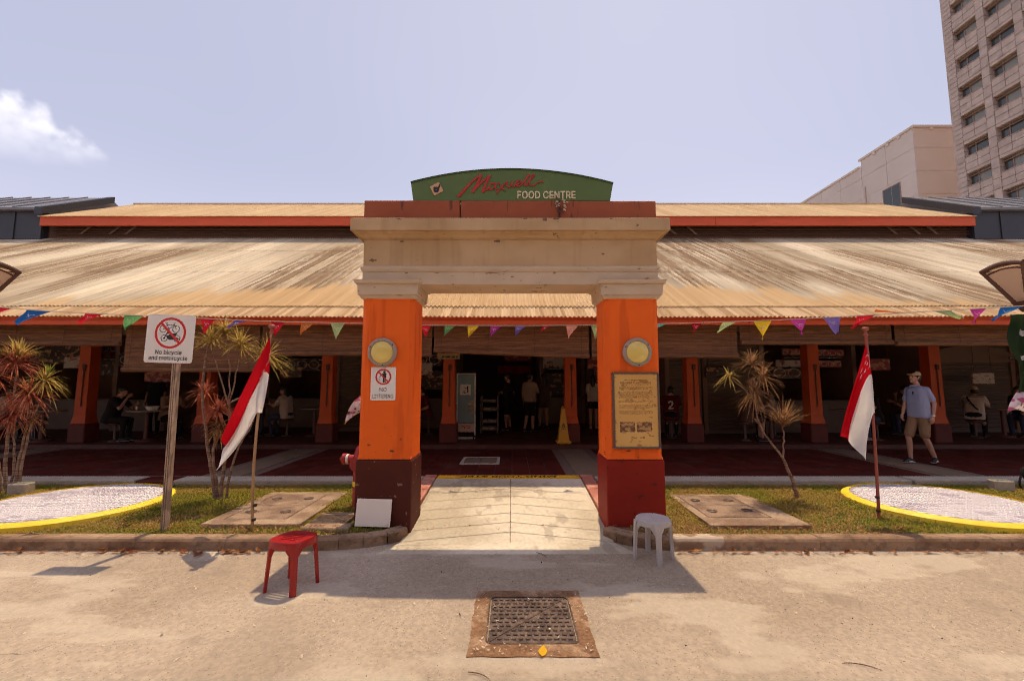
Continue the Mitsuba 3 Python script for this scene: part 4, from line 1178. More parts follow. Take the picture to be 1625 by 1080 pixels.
    for s in 'LR':
        a, t = A['a' + s], A['t' + s]
        d = (t - a) * [1, 1, 0]
        d = d / (np.linalg.norm(d) + 1e-9)
        zb = a[2] - .075
        base = a * [1, 1, 0]
        sole = M3.batch_hull([ball(base + d * o + [0, 0, zb + .018], (.045 if 0 < o < .12 else .036, .042, .018)) for o in (-.055, .06, .16)])
        up_ = M3.batch_hull([ball(base - d * .035 + [0, 0, zb + .05], .040), ball(base + d * .02 + [0, 0, zb + .07], .038), ball(base + d * .15 + [0, 0, zb + .035], (.034, .036, .022)), ball(base + d * .08 + [0, 0, zb + .05], .036)])
        so = put('shoe', fuse([up_, sole], .02, 2), shoe, k, smooth=True, to_world=tw)
        put('sole', fuse([M3.batch_hull([ball(base + d * o + [0, 0, zb + .012], (.049, .046, .010)) for o in (-.055, .06, .155)])], None, 0), 'm_menu_white' if shoe == 'm_black' else shoe, so, smooth=40, to_world=tw)
    # eyes and hair
    for s in (1, -1):
        put('eye', fuse([ball(H(.078, s * .031, .012), (.010, .012, .008), 10)], None, 0), 'm_black', k, smooth=True, to_world=tw)
    hb = [M3.batch_hull([ball(H(-.022, 0, .040), (.098, .084, .092)), ball(H(.012, 0, .068), (.070, .070, .062))]), M3.batch_hull([ball(H(-.05, 0, -.02), (.065, .076, .075)), ball(H(-.045, 0, .03), (.07, .08, .08))])]
    if hair_kind == 'long':
        hb += [M3.batch_hull([ball(H(-.055, 0, .0), (.06, .08, .09)), ball(H(-.085, 0, -.24), (.04, .085, .06))])]
    hm = M3.batch_boolean(hb, manifold3d.OpType.Add) - M3.batch_hull([ball(H(.085, 0, .0), (.06, .07, .045)), ball(H(.10, 0, -.12), (.10, .09, .10))])
    mm = hm.refine_to_length(.02).to_mesh()
    ht = trimesh.Trimesh(mm.vert_properties[:, :3], mm.tri_verts, process=True)
    trimesh.smoothing.filter_taubin(ht, iterations=4)
    put('hair', ht, hair, k, smooth=True, to_world=tw)
    if cap:
        cm = M3.batch_hull([ball(H(-.018, 0, .060), (.104, .090, .075)), ball(H(-.018, 0, .040), (.106, .092, .03))]) - M3.cube((.5, .5, .5), True).translate(tuple(H(0, 0, -.21)))
        c1 = cm.refine_to_length(.02).to_mesh()
        put('cap', trimesh.Trimesh(c1.vert_properties[:, :3], c1.tri_verts), cap, k, smooth=True, to_world=tw)
        put('cap_peak', fuse([M3.batch_hull([ball(H(.06, .055, .046), (.014, .014, .006)), ball(H(.06, -.055, .046), (.014, .014, .006)), ball(H(.145, .03, .040), (.012, .02, .006)), ball(H(.145, -.03, .040), (.012, .02, .006)), ball(H(.155, 0, .042), (.01, .02, .006))])], None, 0), cap, k, smooth=40, to_world=tw)
    if extras:
        extras(k, tw, A, H)
    return k


def standing(**o):
    J = dict(pelvis=(0, 0, .94), chest=(.0, 0, 1.24), neck=(0, 0, 1.46), head=(.025, 0, 1.59), sL=(0, .172, 1.375), sR=(0, -.172, 1.375), eL=(-.03, .235, 1.12), eR=(-.03, -.235, 1.12), wL=(.05, .235, .88), wR=(.05, -.235, .88),
             hL=(0, .09, .90), hR=(0, -.09, .90), kL=(.02, .10, .49), kR=(.02, -.10, .49), aL=(-.01, .10, .085), aR=(-.01, -.10, .085), tL=(.15, .13, .03), tR=(.15, -.13, .03))
    J.update(o)
    return J


def seated(lean=.12, arms='table', **o):
    J = dict(pelvis=(0, 0, .55), chest=(lean * .7, 0, .86), neck=(lean * 1.25, 0, 1.08), head=(lean * 1.5 + .04, 0, 1.20), sL=(lean * 1.1, .185, 1.02), sR=(lean * 1.1, -.185, 1.02), hL=(.03, .09, .53), hR=(.03, -.09, .53),
             kL=(.43, .12, .51), kR=(.43, -.12, .51), aL=(.40, .12, .085), aR=(.40, -.12, .085), tL=(.56, .13, .03), tR=(.56, -.13, .03))
    if arms == 'table':
        J.update(eL=(lean + .16, .25, .80), eR=(lean + .16, -.25, .80), wL=(lean + .38, .13, .86), wR=(lean + .38, -.13, .86))
    elif arms == 'eat':
        J.update(eL=(lean + .22, .22, .79), eR=(lean + .22, -.24, .80), wL=(lean + .40, .10, .90), wR=(lean + .27, -.05, 1.06))
    else:
        J.update(eL=(lean * .6, .25, .76), eR=(lean * .6, -.25, .76), wL=(lean * .6 + .24, .18, .66), wR=(lean * .6 + .24, -.18, .66))
    J.update(o)
    return J


for nm, c, r_ in (('m_shirt_blue', (0.32, 0.34, 0.50), .8), ('m_khaki', (0.26, 0.15, 0.085), .8), ('m_cap_tan', (0.50, 0.33, 0.18), .8), ('m_cloth_black', (0.018, 0.014, 0.014), .9), ('m_cloth_beige', (0.36, 0.25, 0.17), .9), ('m_cloth_grey', (0.36, 0.29, 0.25), .9),
                 ('m_jeans', (0.05, 0.055, 0.10), .9), ('m_cloth_white', (0.58, 0.48, 0.42), .9), ('m_cloth_brown', (0.10, 0.055, 0.04), .9), ('m_cloth_red', (0.14, 0.016, 0.02), .9), ('m_skin_light', (0.50, 0.28, 0.19), .5)):
    mat(nm, c, r_, spec=0.25)


def man_extras(k, tw, A, H):
    ch = A['chest']
    put('shirt_collar', fuse([bone((H(-.06, .055, -.125), .013), (H(-.07, 0, -.115), .016)), bone((H(-.07, 0, -.115), .016), (H(-.06, -.055, -.125), .013)), bone((H(-.06, .055, -.125), .013), (H(.055, .03, -.165), .012)), bone((H(-.06, -.055, -.125), .013), (H(.055, -.03, -.165), .012))], .02, 2), 'm_shirt_blue', k, smooth=True, to_world=tw)
    put('shirt_pocket', hull([(ch[0] + .118 + a, y, z) for a in (0, .008) for y in (.035, .125) for z in (ch[2] - .03, ch[2] + .07)]), 'm_shirt_blue', k, to_world=tw)
    w = A['wL']
    put('wrist_band', lathe([(.026, -.012), (.032, -.012), (.032, .012), (.026, .012), (.026, -.012)], 16).apply_translation(w + [0, 0, .015]), 'm_white', k, to_world=tw)
    put('sunglasses', fuse([bone((ch + [.125, .0, .10], .012), (ch + [.128, .0, .06], .010))], None, 0), 'm_black', k, smooth=True, to_world=tw)
    for s in 'LR':
        a, t = A['a' + s], A['t' + s]
        d = (t - a) * [1, 1, 0]
        d = d / np.linalg.norm(d)
        o = np.array([-d[1], d[0], 0])
        put('shoe_flash', fuse([bone((a + d * .02 + o * .046 - [0, 0, .035], .006), (a + d * .09 + o * .044 - [0, 0, .045], .007)), bone((a + d * .09 + o * .044 - [0, 0, .045], .007), (a - d * .03 + o * .046 - [0, 0, .05], .004))], None, 0), 'm_white', k, smooth=True, to_world=tw)


person('man in a tan cap, pale blue shirt and khaki shorts walking on the red tiles', (7.74, 8.60, .2), 196,
       standing(head=(.045, 0, 1.605), look=(.93, -.22, .18), neck=(.0, 0, 1.46), pelvis=(.0, 0, .93), chest=(.01, 0, 1.24), kL=(.06, .11, .50), aL=(-.17, .12, .105), tL=(-.02, .17, .035), hR=(0, -.09, .90), kR=(.22, -.10, .50), aR=(.20, -.10, .085), tR=(.37, -.12, .03),
                eL=(-.10, .235, 1.13), wL=(-.02, .245, .89), eR=(.06, -.22, 1.12), wR=(.20, -.19, .92)), 'm_shirt_blue', 'm_khaki', 'm_black', trousers='short', skin='m_skin', cap='m_cap_tan', fine=.02, extras=man_extras, scale=(.90, .88, 1.0))
person('seated diner in a black shirt eating at a round table', (-9.75, 10.95, .3), 8, seated(.16, 'eat', look=(.9, -.1, -.25)), 'm_cloth_black', 'm_cloth_black', 'm_black', skin='m_skin_light')
person('seated diner in a beige shirt opposite the diner in black', (-8.85, 11.6, .3), -25, seated(.14, 'table', look=(.9, -.3, -.1)), 'm_cloth_beige', 'm_cloth_black', 'm_black')
person('diner in a pale grey shirt behind the left bush', (-12.05, 11.1, .3), 10, seated(.12, 'table'), 'm_cloth_grey', 'm_jeans', 'm_black')
person('seated diner in blue jeans behind the right flag', (9.05, 11.25, .3), 190, seated(.16, 'table'), 'm_cloth_black', 'm_jeans', 'm_cloth_beige')


def strap(k, tw, A, H):
    c = A['chest']
    put('shoulder_strap', tube(bend([c + [-.02, .12, .19], c + [-.135, .06, .08], c + [-.145, -.06, -.10], c + [-.10, -.15, -.22]], 10), .018, 6), 'm_cloth_black', k, smooth=True, to_world=tw)


person('seated diner in a white shirt with a black shoulder strap, seen from behind', (12.0, 11.75, .3), 35, seated(.14, 'table', look=(.9, .3, 0)), 'm_cloth_white', 'm_cloth_black', 'm_black', cap='m_cap_tan', extras=strap)
person('seated diner in brown with bare legs behind the leaning plant', (5.72, 11.2, .3), -15, seated(.16, 'table'), 'm_cloth_brown', 'm_cloth_brown', 'm_black', trousers='short')


def jersey(k, tw, A, H):
    c = A['chest']
    m = text('2', .20, .004, True)
    m.apply_transform(rotm([0, 0, 1], -90))
    m.apply_transform(rotm([0, 1, 0], 8))
    put('number', m.apply_translation(c + [-.150, 0, -.02]), 'm_white', k, to_world=tw)


person('diner in a dark red jersey numbered 2 behind the right pillar', (4.15, 11.8, .3), 70, seated(.18, 'table'), 'm_cloth_red', 'm_cloth_black', 'm_black', extras=jersey)
person('woman in a white top and black shorts seen from behind, right of the middle', (2.52, 14.0, .3), 80, standing(eL=(.05, .23, 1.14), wL=(.24, .16, 1.12), eR=(.05, -.23, 1.14), wR=(.24, -.16, 1.12)), 'm_cloth_white', 'm_cloth_black', 'm_cloth_white', trousers='mini', hair_kind='long', skin='m_skin_light', scale=(.9, .88, .97))
person('dark dressed person beside the woman in the white top', (3.05, 14.1, .3), 60, standing(look=(.9, .5, 0), eR=(.1, -.24, 1.14), wR=(.30, -.12, 1.12)), 'm_cloth_black', 'm_cloth_black', 'm_black')
person('person in black standing left of the middle of the aisle', (-.12, 13.6, .3), 140, standing(look=(.9, .4, -.1), eL=(.06, .23, 1.13), wL=(.25, .14, 1.10), kR=(.10, -.10, .49)), 'm_cloth_black', 'm_cloth_black', 'm_black', trousers='short')
person('person in a beige top and dark shorts standing in the middle of the aisle', (.52, 13.2, .3), 62, standing(look=(.9, -.45, 0), aL=(-.10, .13, .085), tL=(.05, .2, .03), eR=(.08, -.25, 1.14), wR=(.26, -.16, 1.2)), 'm_cloth_beige', 'm_cloth_black', 'm_black', trousers='short')
person('person in dark brown with bare legs right of the middle of the aisle', (1.0, 14.1, .3), 118, standing(eL=(.02, .24, 1.13), wL=(.22, .10, 1.02), kL=(.10, .10, .49), aL=(.08, .12, .085), tL=(.23, .16, .03)), 'm_cloth_brown', 'm_cloth_brown', 'm_black', trousers='mini', hair_kind='long')
person('person in black standing deep in the hall behind the left diners', (-10.2, 12.9, .3), -80, standing(), 'm_cloth_black', 'm_cloth_black', 'm_black')
person('seated diner in grey far behind the no bicycle sign', (-7.0, 12.4, .3), -60, seated(.1), 'm_cloth_brown', 'm_jeans', 'm_black')
inner_stool(-7.0, 12.4, 'stool far behind the no bicycle sign')
for i_, (x_, y_, a_, sm, lm, lab) in enumerate(((-6.0, 12.1, 170, 'm_cloth_white', 'm_jeans', 'diner in white between the second and third columns left of the gateway'), (-3.4, 12.0, 20, 'm_cloth_brown', 'm_cloth_black', 'diner in brown just left of the gateway'),
                                          (-2.3, 12.5, 200, 'm_cloth_red', 'm_jeans', 'diner in dark red seen beside the left pillar'), (6.95, 12.0, 185, 'm_cloth_grey', 'm_cloth_black', 'diner in grey right of the leaning plant'),
                                          (10.9, 12.3, 160, 'm_cloth_beige', 'm_jeans', 'diner in beige behind the walking man'), (13.7, 12.1, 200, 'm_cloth_black', 'm_jeans', 'diner in black at the right end of the hall'),
                                          (-13.2, 11.6, 30, 'm_cloth_white', 'm_cloth_black', 'diner in white at the far left of the hall'))):
    inner_stool(x_, y_, 'stool under the ' + lab)
    person(lab, (x_, y_, .3), a_, seated(.08 + .03 * (i_ % 4), ('table', 'eat', 'rest')[i_ % 3], look=(.9, .3 - .2 * (i_ % 4), -.15)), sm, lm, 'm_black', skin='m_skin' if i_ % 2 else 'm_skin_light', hair_kind='long' if i_ in (0, 3) else 'short')
table(-5.3, 12.15, .40, 'round table left of the third column from the gateway')
table(-2.9, 12.25, .40, 'round table left of the left pillar')

# ================================================================ ON THE VERGE
def ground_at(x, y):
    return float(soil_h(np.array([x]), np.array([y]))[0]) - .012


# round mosaic discs with a yellow rim
def disc(cx_, cy_, R, lab, seed):
    r_ = random.Random(seed)
    k = thing('mosaic_disc', lab, 'disc', 'round white mosaic discs in the grass')
    z0 = .175
    put('bed', move(lathe([(0, 0.02), (R - .11, 0.02), (R - .11, z0 - .006), (0, z0 - .006)], 64), cx_, cy_, 0), 'm_mosaic_bed', k)
    put('rim', move(lathe([(R - .115, .02), (R - .115, z0 + .006), (R - .075, z0 + .003), (R - .02, .150), (R, .05), (R, .02)], 72), cx_, cy_, 0), 'm_rim_yellow', k, smooth=25)
    wt, gt = [], []
    px_, py_ = .075, .078
    ang = r_.uniform(-.05, .05)
    for i in range(-14, 15):
        for j in range(-14, 15):
            x_, y_ = i * px_, j * py_
            if math.hypot(abs(x_) + .037, abs(y_) + .037) > R - .118:
                continue
            zt = z0 + r_.uniform(-.0012, .0012)
            e = .0075
            v = [(x_ - px_ / 2 + e, y_ - py_ / 2 + e), (x_ + px_ / 2 - e, y_ - py_ / 2 + e), (x_ + px_ / 2 - e, y_ + py_ / 2 - e), (x_ - px_ / 2 + e, y_ + py_ / 2 - e)]
            vv = [(a, b, zt) for a, b in v] + [(a, b, z0 - .007) for a, b in v]
            m = trimesh.Trimesh(vv, [[0, 1, 2], [0, 2, 3], [0, 4, 5], [0, 5, 1], [1, 5, 6], [1, 6, 2], [2, 6, 7], [2, 7, 3], [3, 7, 4], [3, 4, 0]], process=False)
            f = float(meshkit.fbm(np.array([[x_ * 2.6 + seed, y_ * 5.2, seed]]), 3, 5)[0])
            (gt if f > .67 else wt).append(m)
    for nm, lst, mm in (('white_tiles', wt, 'm_mosaic_white'), ('grey_tiles', gt, 'm_mosaic_grey')):
        if lst:
            m = trimesh.util.concatenate(lst)
            m.apply_transform(rotm([0, 0, 1], math.degrees(ang)))
            tag(put(nm, move(m, cx_, cy_, 0), mm, k), kind='stuff')


DISCS = [(-5.74, 6.02, 1.10), (5.64, 6.03, 1.10)]
disc(*DISCS[0], 'round white mosaic disc with a yellow rim in the grass at the left', 3)
disc(*DISCS[1], 'round white mosaic disc with a yellow rim beside the right flag', 8)


def chamber(x0, x1, y0, y1, ix0, ix1, iy0, iy1, lab, skew):
    """a concrete surround with two lid plates and lifting eyes"""
    k = thing('utility_chamber', lab, 'cover', 'concrete utility covers in the grass')
    def quad(a0, a1, b0, b1, za, zb, ins=0):
        return hull([(x + (skew * (y - y0) if x in (a1,) else 0), y, z) for x in (a0, a1) for y in (b0, b1) for z in (za, zb)])
    put('surround', [quad(x0, ix0 - .012, y0, y1, -.02, .146), quad(ix1 + .012, x1, y0, y1, -.02, .146), quad(ix0 - .012, ix1 + .012, y0, iy0 - .012, -.02, .145), quad(ix0 - .012, ix1 + .012, iy1 + .012, y1, -.02, .145)], 'm_slab', k)
    put('gap', box(ix0 - .011, ix1 + .011, iy0 - .011, iy1 + .011, 0, .11), 'm_joint', k)
    my = (iy0 + iy1) / 2
    for a, b in ((iy0, my - .004), (my + .004, iy1)):
        l = put('lid', box(ix0, ix1, a, b, .05, .149, .006), 'm_slab_cover', k)
        for xx in (ix0 + .14, ix1 - .14):
            e = lathe([(.035, 0), (.06, 0), (.062, .008), (.05, .012), (.035, .006), (.035, 0)], 18).apply_translation([xx, (a + b) / 2 + rnd.uniform(-.05, .05), .1495])
            put('lifting_eye', e, 'm_iron', l)


CH1, CH2 = (-3.46, -2.36, 5.14, 6.62), (2.19, 3.30, 5.10, 6.50)
chamber(*CH1, -3.31, -2.61, 5.34, 6.48, 'large concrete utility cover in the grass behind the left flag', 0)
chamber(*CH2, 2.30, 3.02, 5.40, 6.40, 'large concrete utility cover in the grass right of the gateway', 0)
k = thing('drain_cover', 'small grey drain cover beside the white board at the left pillar', 'cover')
for a, b in ((5.02, 5.20), (5.52, 5.62)):
    put('surround', box(-2.30, -1.78, a, b, 0, .142, .012), 'm_slab', k)
dl = put('lid', box(-2.28, -1.86, 5.215, 5.505, 0, .146, .006), 'm_iron', k)
for i in range(10):
    put('rib', box(-2.25 + .037 * i, -2.23 + .037 * i, 5.24, 5.48, .146, .151), 'm_iron', dl)

# hydrant
k = thing('fire_hydrant', 'red fire hydrant half hidden behind the left pillar', 'hydrant')
hx, hy, hz = -1.965, 5.98, .08
put('barrel', move(lathe([(0, 0), (.16, 0), (.16, .03), (.115, .05), (.105, .10), (.105, .52), (.13, .54), (.13, .58), (.11, .60), (.10, .70), (.075, .78), (.04, .82), (0, .825)], 28), hx, hy, hz), 'm_hydrant', k, smooth=30)
for s in (-1, 1):
    o = put('outlet', move(lathe([(0, 0), (.055, 0), (.055, .10), (.07, .105), (.07, .15), (.045, .165), (0, .17)], 18).apply_transform(rotm([0, 1, 0], s * 90)), hx + s * .09, hy - .02, hz + .64), 'm_hydrant', k, smooth=30)
    put('outlet_ring', move(lathe([(.056, .07), (.064, .07), (.064, .10), (.056, .10), (.056, .07)], 18).apply_transform(rotm([0, 1, 0], s * 90)), hx + s * .09, hy - .02, hz + .64), 'm_white', o)
    put('cap_nut', box(hx + s * .26 - .018, hx + s * .26 + .018, hy - .038, hy - .002, hz + .622, hz + .658, .004), 'm_hydrant', o)
put('front_outlet', move(lathe([(0, 0), (.07, 0), (.07, .10), (.085, .105), (.085, .14), (0, .15)], 18).apply_transform(rotm([1, 0, 0], 90)), hx, hy - .08, hz + .60), 'm_hydrant', k, smooth=30)
put('yellow_band', move(lathe([(.1055, .30), (.108, .30), (.108, .36), (.1055, .36)], 28), hx, hy, hz), 'm_rim_yellow', k)

# white board leaning against the left pillar
k = thing('blank_board', 'blank pale board leaning against the base of the left pillar', 'board')
m = box(-.195, .195, -.008, .008, 0, .292, .003)
m.apply_transform(rotm([1, 0, 0], -9))
m.apply_transform(rotm([0, 1, 0], 1.5))
put('panel', move(m, -1.545, 5.115, .125), 'm_board', k)
m = box(-.185, .185, .008, .016, .01, .282, .002)
m.apply_transform(rotm([1, 0, 0], -9))
m.apply_transform(rotm([0, 1, 0], 1.5))
put('backing', move(m, -1.545, 5.115, .125), 'm_sign_back', k)

# uplighter boxes
for (x_, y_, lab, yaw) in ((-7.05, 6.60, 'small beige box lamp in the grass at the left', 4), (7.22, 6.78, 'small grey box lamp in the grass at the right', -10)):
    k = thing('box_lamp', lab, 'lamp', 'small box lamps in the grass')
    g0 = ground_at(x_, y_)
    tw = T().translate([x_, y_, g0]).rotate([0, 0, 1], yaw)
    put('housing', box(-.125, .125, -.08, .08, -.03, .155, .014), 'm_strip', k, to_world=tw)
    put('lens', box(-.105, .105, -.06, .06, .156, .160), 'm_window_pale', k, to_world=tw)
    put('plinth', box(-.15, .15, -.10, .10, -.06, .02, .006), 'm_slab', k, to_world=tw)
k = thing('black_floodlight', 'round black floodlight at the right edge of the grass', 'lamp')
x_, y_ = 7.74, 6.80
m = lathe([(0, -.06), (.10, -.06), (.155, -.02), (.17, .06), (.165, .12), (.14, .135), (.0, .12)], 28)
m.apply_transform(rotm([1, 0, 0], 60))
put('housing', move(m, x_, y_, .33), 'm_black', k, smooth=40)
put('stand', tube(bend([(x_ - .19, y_, .33), (x_ - .19, y_, .15), (x_, y_, .10), (x_ + .19, y_, .15), (x_ + .19, y_, .33)], 14), .014, 6), 'm_black', k)

# ---------------------------------------------------------------- grass
def free(x, y):
    ok = np.ones(len(x), bool)
    for cx_, cy_, R in DISCS:
        ok &= np.hypot(x - cx_, y - cy_) > R - .01
    for a, b, c, d in (CH1, CH2, (-2.31, -1.76, 5.02, 5.63), (PLX0 - .02, PLX1, AY0 - .02, AY1), (PRX0, PRX1 + .02, AY0 - .02, AY1)):
        edge = 0.12 * meshkit.fbm(np.stack([x * 5, y * 5, 0 * x], -1), 3, 3) ** 1.4
        ok &= ~((x > a + edge) & (x < b - edge) & (y > c + edge) & (y < d - edge))
    ok &= ~((x > -1.42) & (x < 1.32))
    ok &= np.abs(x) < 9.6
    # inside the curved kerbs
    ok &= ~((np.abs(x + .06) < 1.9) & (y < 4.86 + np.clip((1.95 - np.abs(x + .06)) * .45, 0, .4)))
    return ok


def blades(n, hmin, hmax, width, spread, seed, density):
    r = np.random.default_rng(seed)
    x = r.uniform(-9.6, 9.6, n)
    y = r.uniform(4.91, 7.09, n)
    keep = free(x, y) & (r.uniform(size=n) < density(x, y))
    x, y = x[keep], y[keep]
    n = len(x)
    z = soil_h(x, y) - .016
    a = r.uniform(0, 2 * np.pi, n)
    h = r.uniform(hmin, hmax, n)
    L = np.stack([np.cos(a), np.sin(a)], 1) * (h * r.uniform(.3, spread, n))[:, None]
    w = r.uniform(.6, 1.2, n) * width
    S = np.stack([-np.sin(a), np.cos(a)], 1) * w[:, None] / 2
    v = np.zeros((n, 5, 3))
    b = np.stack([x, y], 1)
    v[:, 0, :2], v[:, 1, :2] = b - S, b + S
    v[:, 2, :2], v[:, 3, :2] = b + L * .45 - S * .8, b + L * .45 + S * .8
    v[:, 4, :2] = b + L
    v[:, 0, 2] = v[:, 1, 2] = z
    v[:, 2, 2] = v[:, 3, 2] = z + h * .72
    v[:, 4, 2] = z + h * r.uniform(.55, 1.0, n)
    f = np.array([[0, 1, 3], [0, 3, 2], [2, 3, 4]])
    return trimesh.Trimesh(v.reshape(-1, 3), (f[None] + (np.arange(n) * 5)[:, None, None]).reshape(-1, 3), process=False)


def dryness(x, y):
    nn = meshkit.fbm(np.stack([x * 1.3, y * 1.6, 0 * x], -1), 4, 6)
    return np.clip((5.55 - y) / .9 + (nn - .5) * 2.6, 0, 1)


tag(put('lawn_grass', blades(105000, .020, .052, .013, 1.5, 4, lambda x, y: np.clip(1.06 - .92 * dryness(x, y), .07, 1)), 'm_grass'), 'short green and olive grass on the verge', 'grass', kind='stuff')
tag(put('dry_grass', blades(80000, .012, .036, .012, 2.2, 5, lambda x, y: .10 + .82 * dryness(x, y)), 'm_dry_grass'), 'dry brown grass and chaff along the kerb', 'grass', kind='stuff')


# ---------------------------------------------------------------- fallen leaves
def leaf_shape(L, w, curl, seed):
    r = random.Random(seed)
    def f(u, v):
        s = (v - .5) * w * np.sin(np.pi * np.clip(u, .02, .98)) ** .8
        return np.stack([(u - .5) * L, s, curl * L * (u - .5) ** 2 * 2 + abs(curl) * .8 * np.abs(v - .5) * w], -1)
    return sheet(f, 6, 2)


def scatter(n, place, size, seed):
    r = random.Random(seed)
    out = []
    for i in range(n):
        x_, y_, z_ = place(r)
        L = r.uniform(*size)
        m = leaf_shape(L, L * r.uniform(.25, .5), r.uniform(-.1, .5), i)
        m.apply_transform(trimesh.transformations.euler_matrix(r.uniform(-.4, .4), r.uniform(-.4, .4), r.uniform(0, 6.28)))
        m.apply_translation([x_, y_, z_ + .008])
        out.append(m)
    return out


def kerb_foot(r):
    c = r.choice([-4.2, -4.0, -3.7, -3.55, -3.2, -2.9, -2.7, -4.9, -5.3, 2.4, 2.9, 3.4, 1.9, 4.4, 5.0])
    return r.gauss(c, .22), 4.715 - abs(r.gauss(0, .045)), .006 + abs(r.gauss(0, .008))


tag(put('leaf_litter', scatter(230, kerb_foot, (.03, .095), 3), 'm_litter'), 'dry red brown leaves blown against the foot of the kerb', 'leaves', kind='stuff')
tag(put('verge_litter', scatter(420, lambda r: (r.uniform(-7, 7) if r.random() < .2 else r.choice([-1, 1]) * r.uniform(1.9, 4.4), min(4.93 + abs(r.gauss(0, .22)), 5.1), .135), (.015, .05), 9), 'm_litter'), 'brown leaf scraps in the grass edge', 'leaves', kind='stuff')
tag(put('road_scraps', scatter(90, lambda r: (r.uniform(-3.6, 3.9), r.uniform(2.7, 4.6), .002), (.012, .038), 12), 'm_litter_pale'), 'pale scraps and petals strewn over the road', 'debris', kind='stuff')
tag(put('road_crumbs', scatter(110, lambda r: (r.uniform(-3.8, 4.1), r.uniform(2.6, 4.65), .002), (.008, .028), 15), 'm_black'), 'dark crumbs strewn over the road', 'debris', kind='stuff')
k = put('fallen_leaf', leaf_shape(.115, .055, .10, 1), 'm_leaf_fallen', to_world=T().translate([.195, 3.01, .010]).rotate([0, 0, 1], 80).rotate([1, 0, 0], 5))
tag(k, 'yellow fallen leaf on the rusty surround of the road cover', 'leaf')
for i, (x_, y_, L, a, lab) in enumerate(((-.19, 2.77, .16, -30, 'curved dark twig on the road left of the road cover'), (.29, 4.62, .16, -55, 'thin twig lying across the ramp foot'), (2.10, 2.86, .2, -20, 'pale twig on the road at the lower right'))):
    tw_ = tube(bend([(-L / 2, 0, .006), (0, L * .13, .007), (L / 2, 0, .006)], 8), [.002, .003, .003, .003, .003, .003, .002, .0015], 5)
    tag(put('twig', tw_, 'm_dark_wood', to_world=T().translate([x_, y_, .003]).rotate([0, 0, 1], a)), lab, 'twig', 'twigs on the road')

# ---------------------------------------------------------------- road cover
k = thing('manhole_cover', 'square studded iron cover in a rusty concrete surround on the road', 'manhole cover')
def rquad(x0, x1, y0, y1, r):
    return sg.box(x0 + r, y0 + r, x1 - r, y1 - r).buffer(r)
ed = np.vstack([np.stack([np.linspace(-.285, .545, 30), np.full(30, 2.965)], 1), np.stack([np.full(30, .545), np.linspace(2.965, 3.86, 30)], 1), np.stack([np.linspace(.545, -.285, 30), np.full(30, 3.86)], 1), np.stack([np.full(30, -.285), np.linspace(3.86, 2.965, 30)], 1)])
ed = ed + .022 * (meshkit.fbm(np.stack([ed[:, 0] * 14, ed[:, 1] * 14, 0 * ed[:, 0]], -1), 3, 7)[:, None] - .5) * np.sign(ed - [.13, 3.41])
sur = sg.Polygon(ed).buffer(0).difference(rquad(-.178, .448, 3.098, 3.752, .05))
put('surround', trimesh.creation.extrude_polygon(sur, .05).apply_translation([0, 0, -.044]), 'm_rust_concrete', k)
gap = rquad(-.177, .447, 3.099, 3.751, .05)
put('frame', trimesh.creation.extrude_polygon(gap.difference(rquad(-.166, .436, 3.11, 3.74, .045)), .05).apply_translation([0, 0, -.040]), 'm_iron', k)
lid = rquad(-.160, .430, 3.116, 3.734, .042)
slot = sg.LineString([(-.15, 3.125), (.42, 3.725)]).buffer(.003)
put('lid', [trimesh.creation.extrude_polygon(g_, .05).apply_translation([0, 0, -.0445]) for g_ in lid.difference(slot).geoms], 'm_iron', k)
st = mikit.ply(box(-.015, .015, -.010, .010, 0, .009, .003), 'm_iron')
for i in range(12):
    for j in range(11):
        xx, yy = -.125 + .0475 * i, 3.155 + .054 * j
        if abs((yy - 3.125) - (xx + .15) * .6 / .57) < .028:
            continue
        put('stud', st, None, k, to_world=T().translate([xx + (.006 if j % 2 else -.006), yy, .0055]))

tag(put('straw_litter', scatter(70, lambda r: (r.choice([-.23, .49]) + r.gauss(0, .035), r.uniform(2.98, 3.84), .008) if r.random() < .6 else (r.uniform(-.27, .53), 3.03 + r.gauss(0, .03), .008), (.008, .028), 31) + scatter(14, lambda r: (r.uniform(-.14, .41), r.uniform(3.14, 3.71), .014), (.012, .03), 32), 'm_litter_pale'), 'pale straw and seed litter on the road cover and its surround', 'debris', kind='stuff')
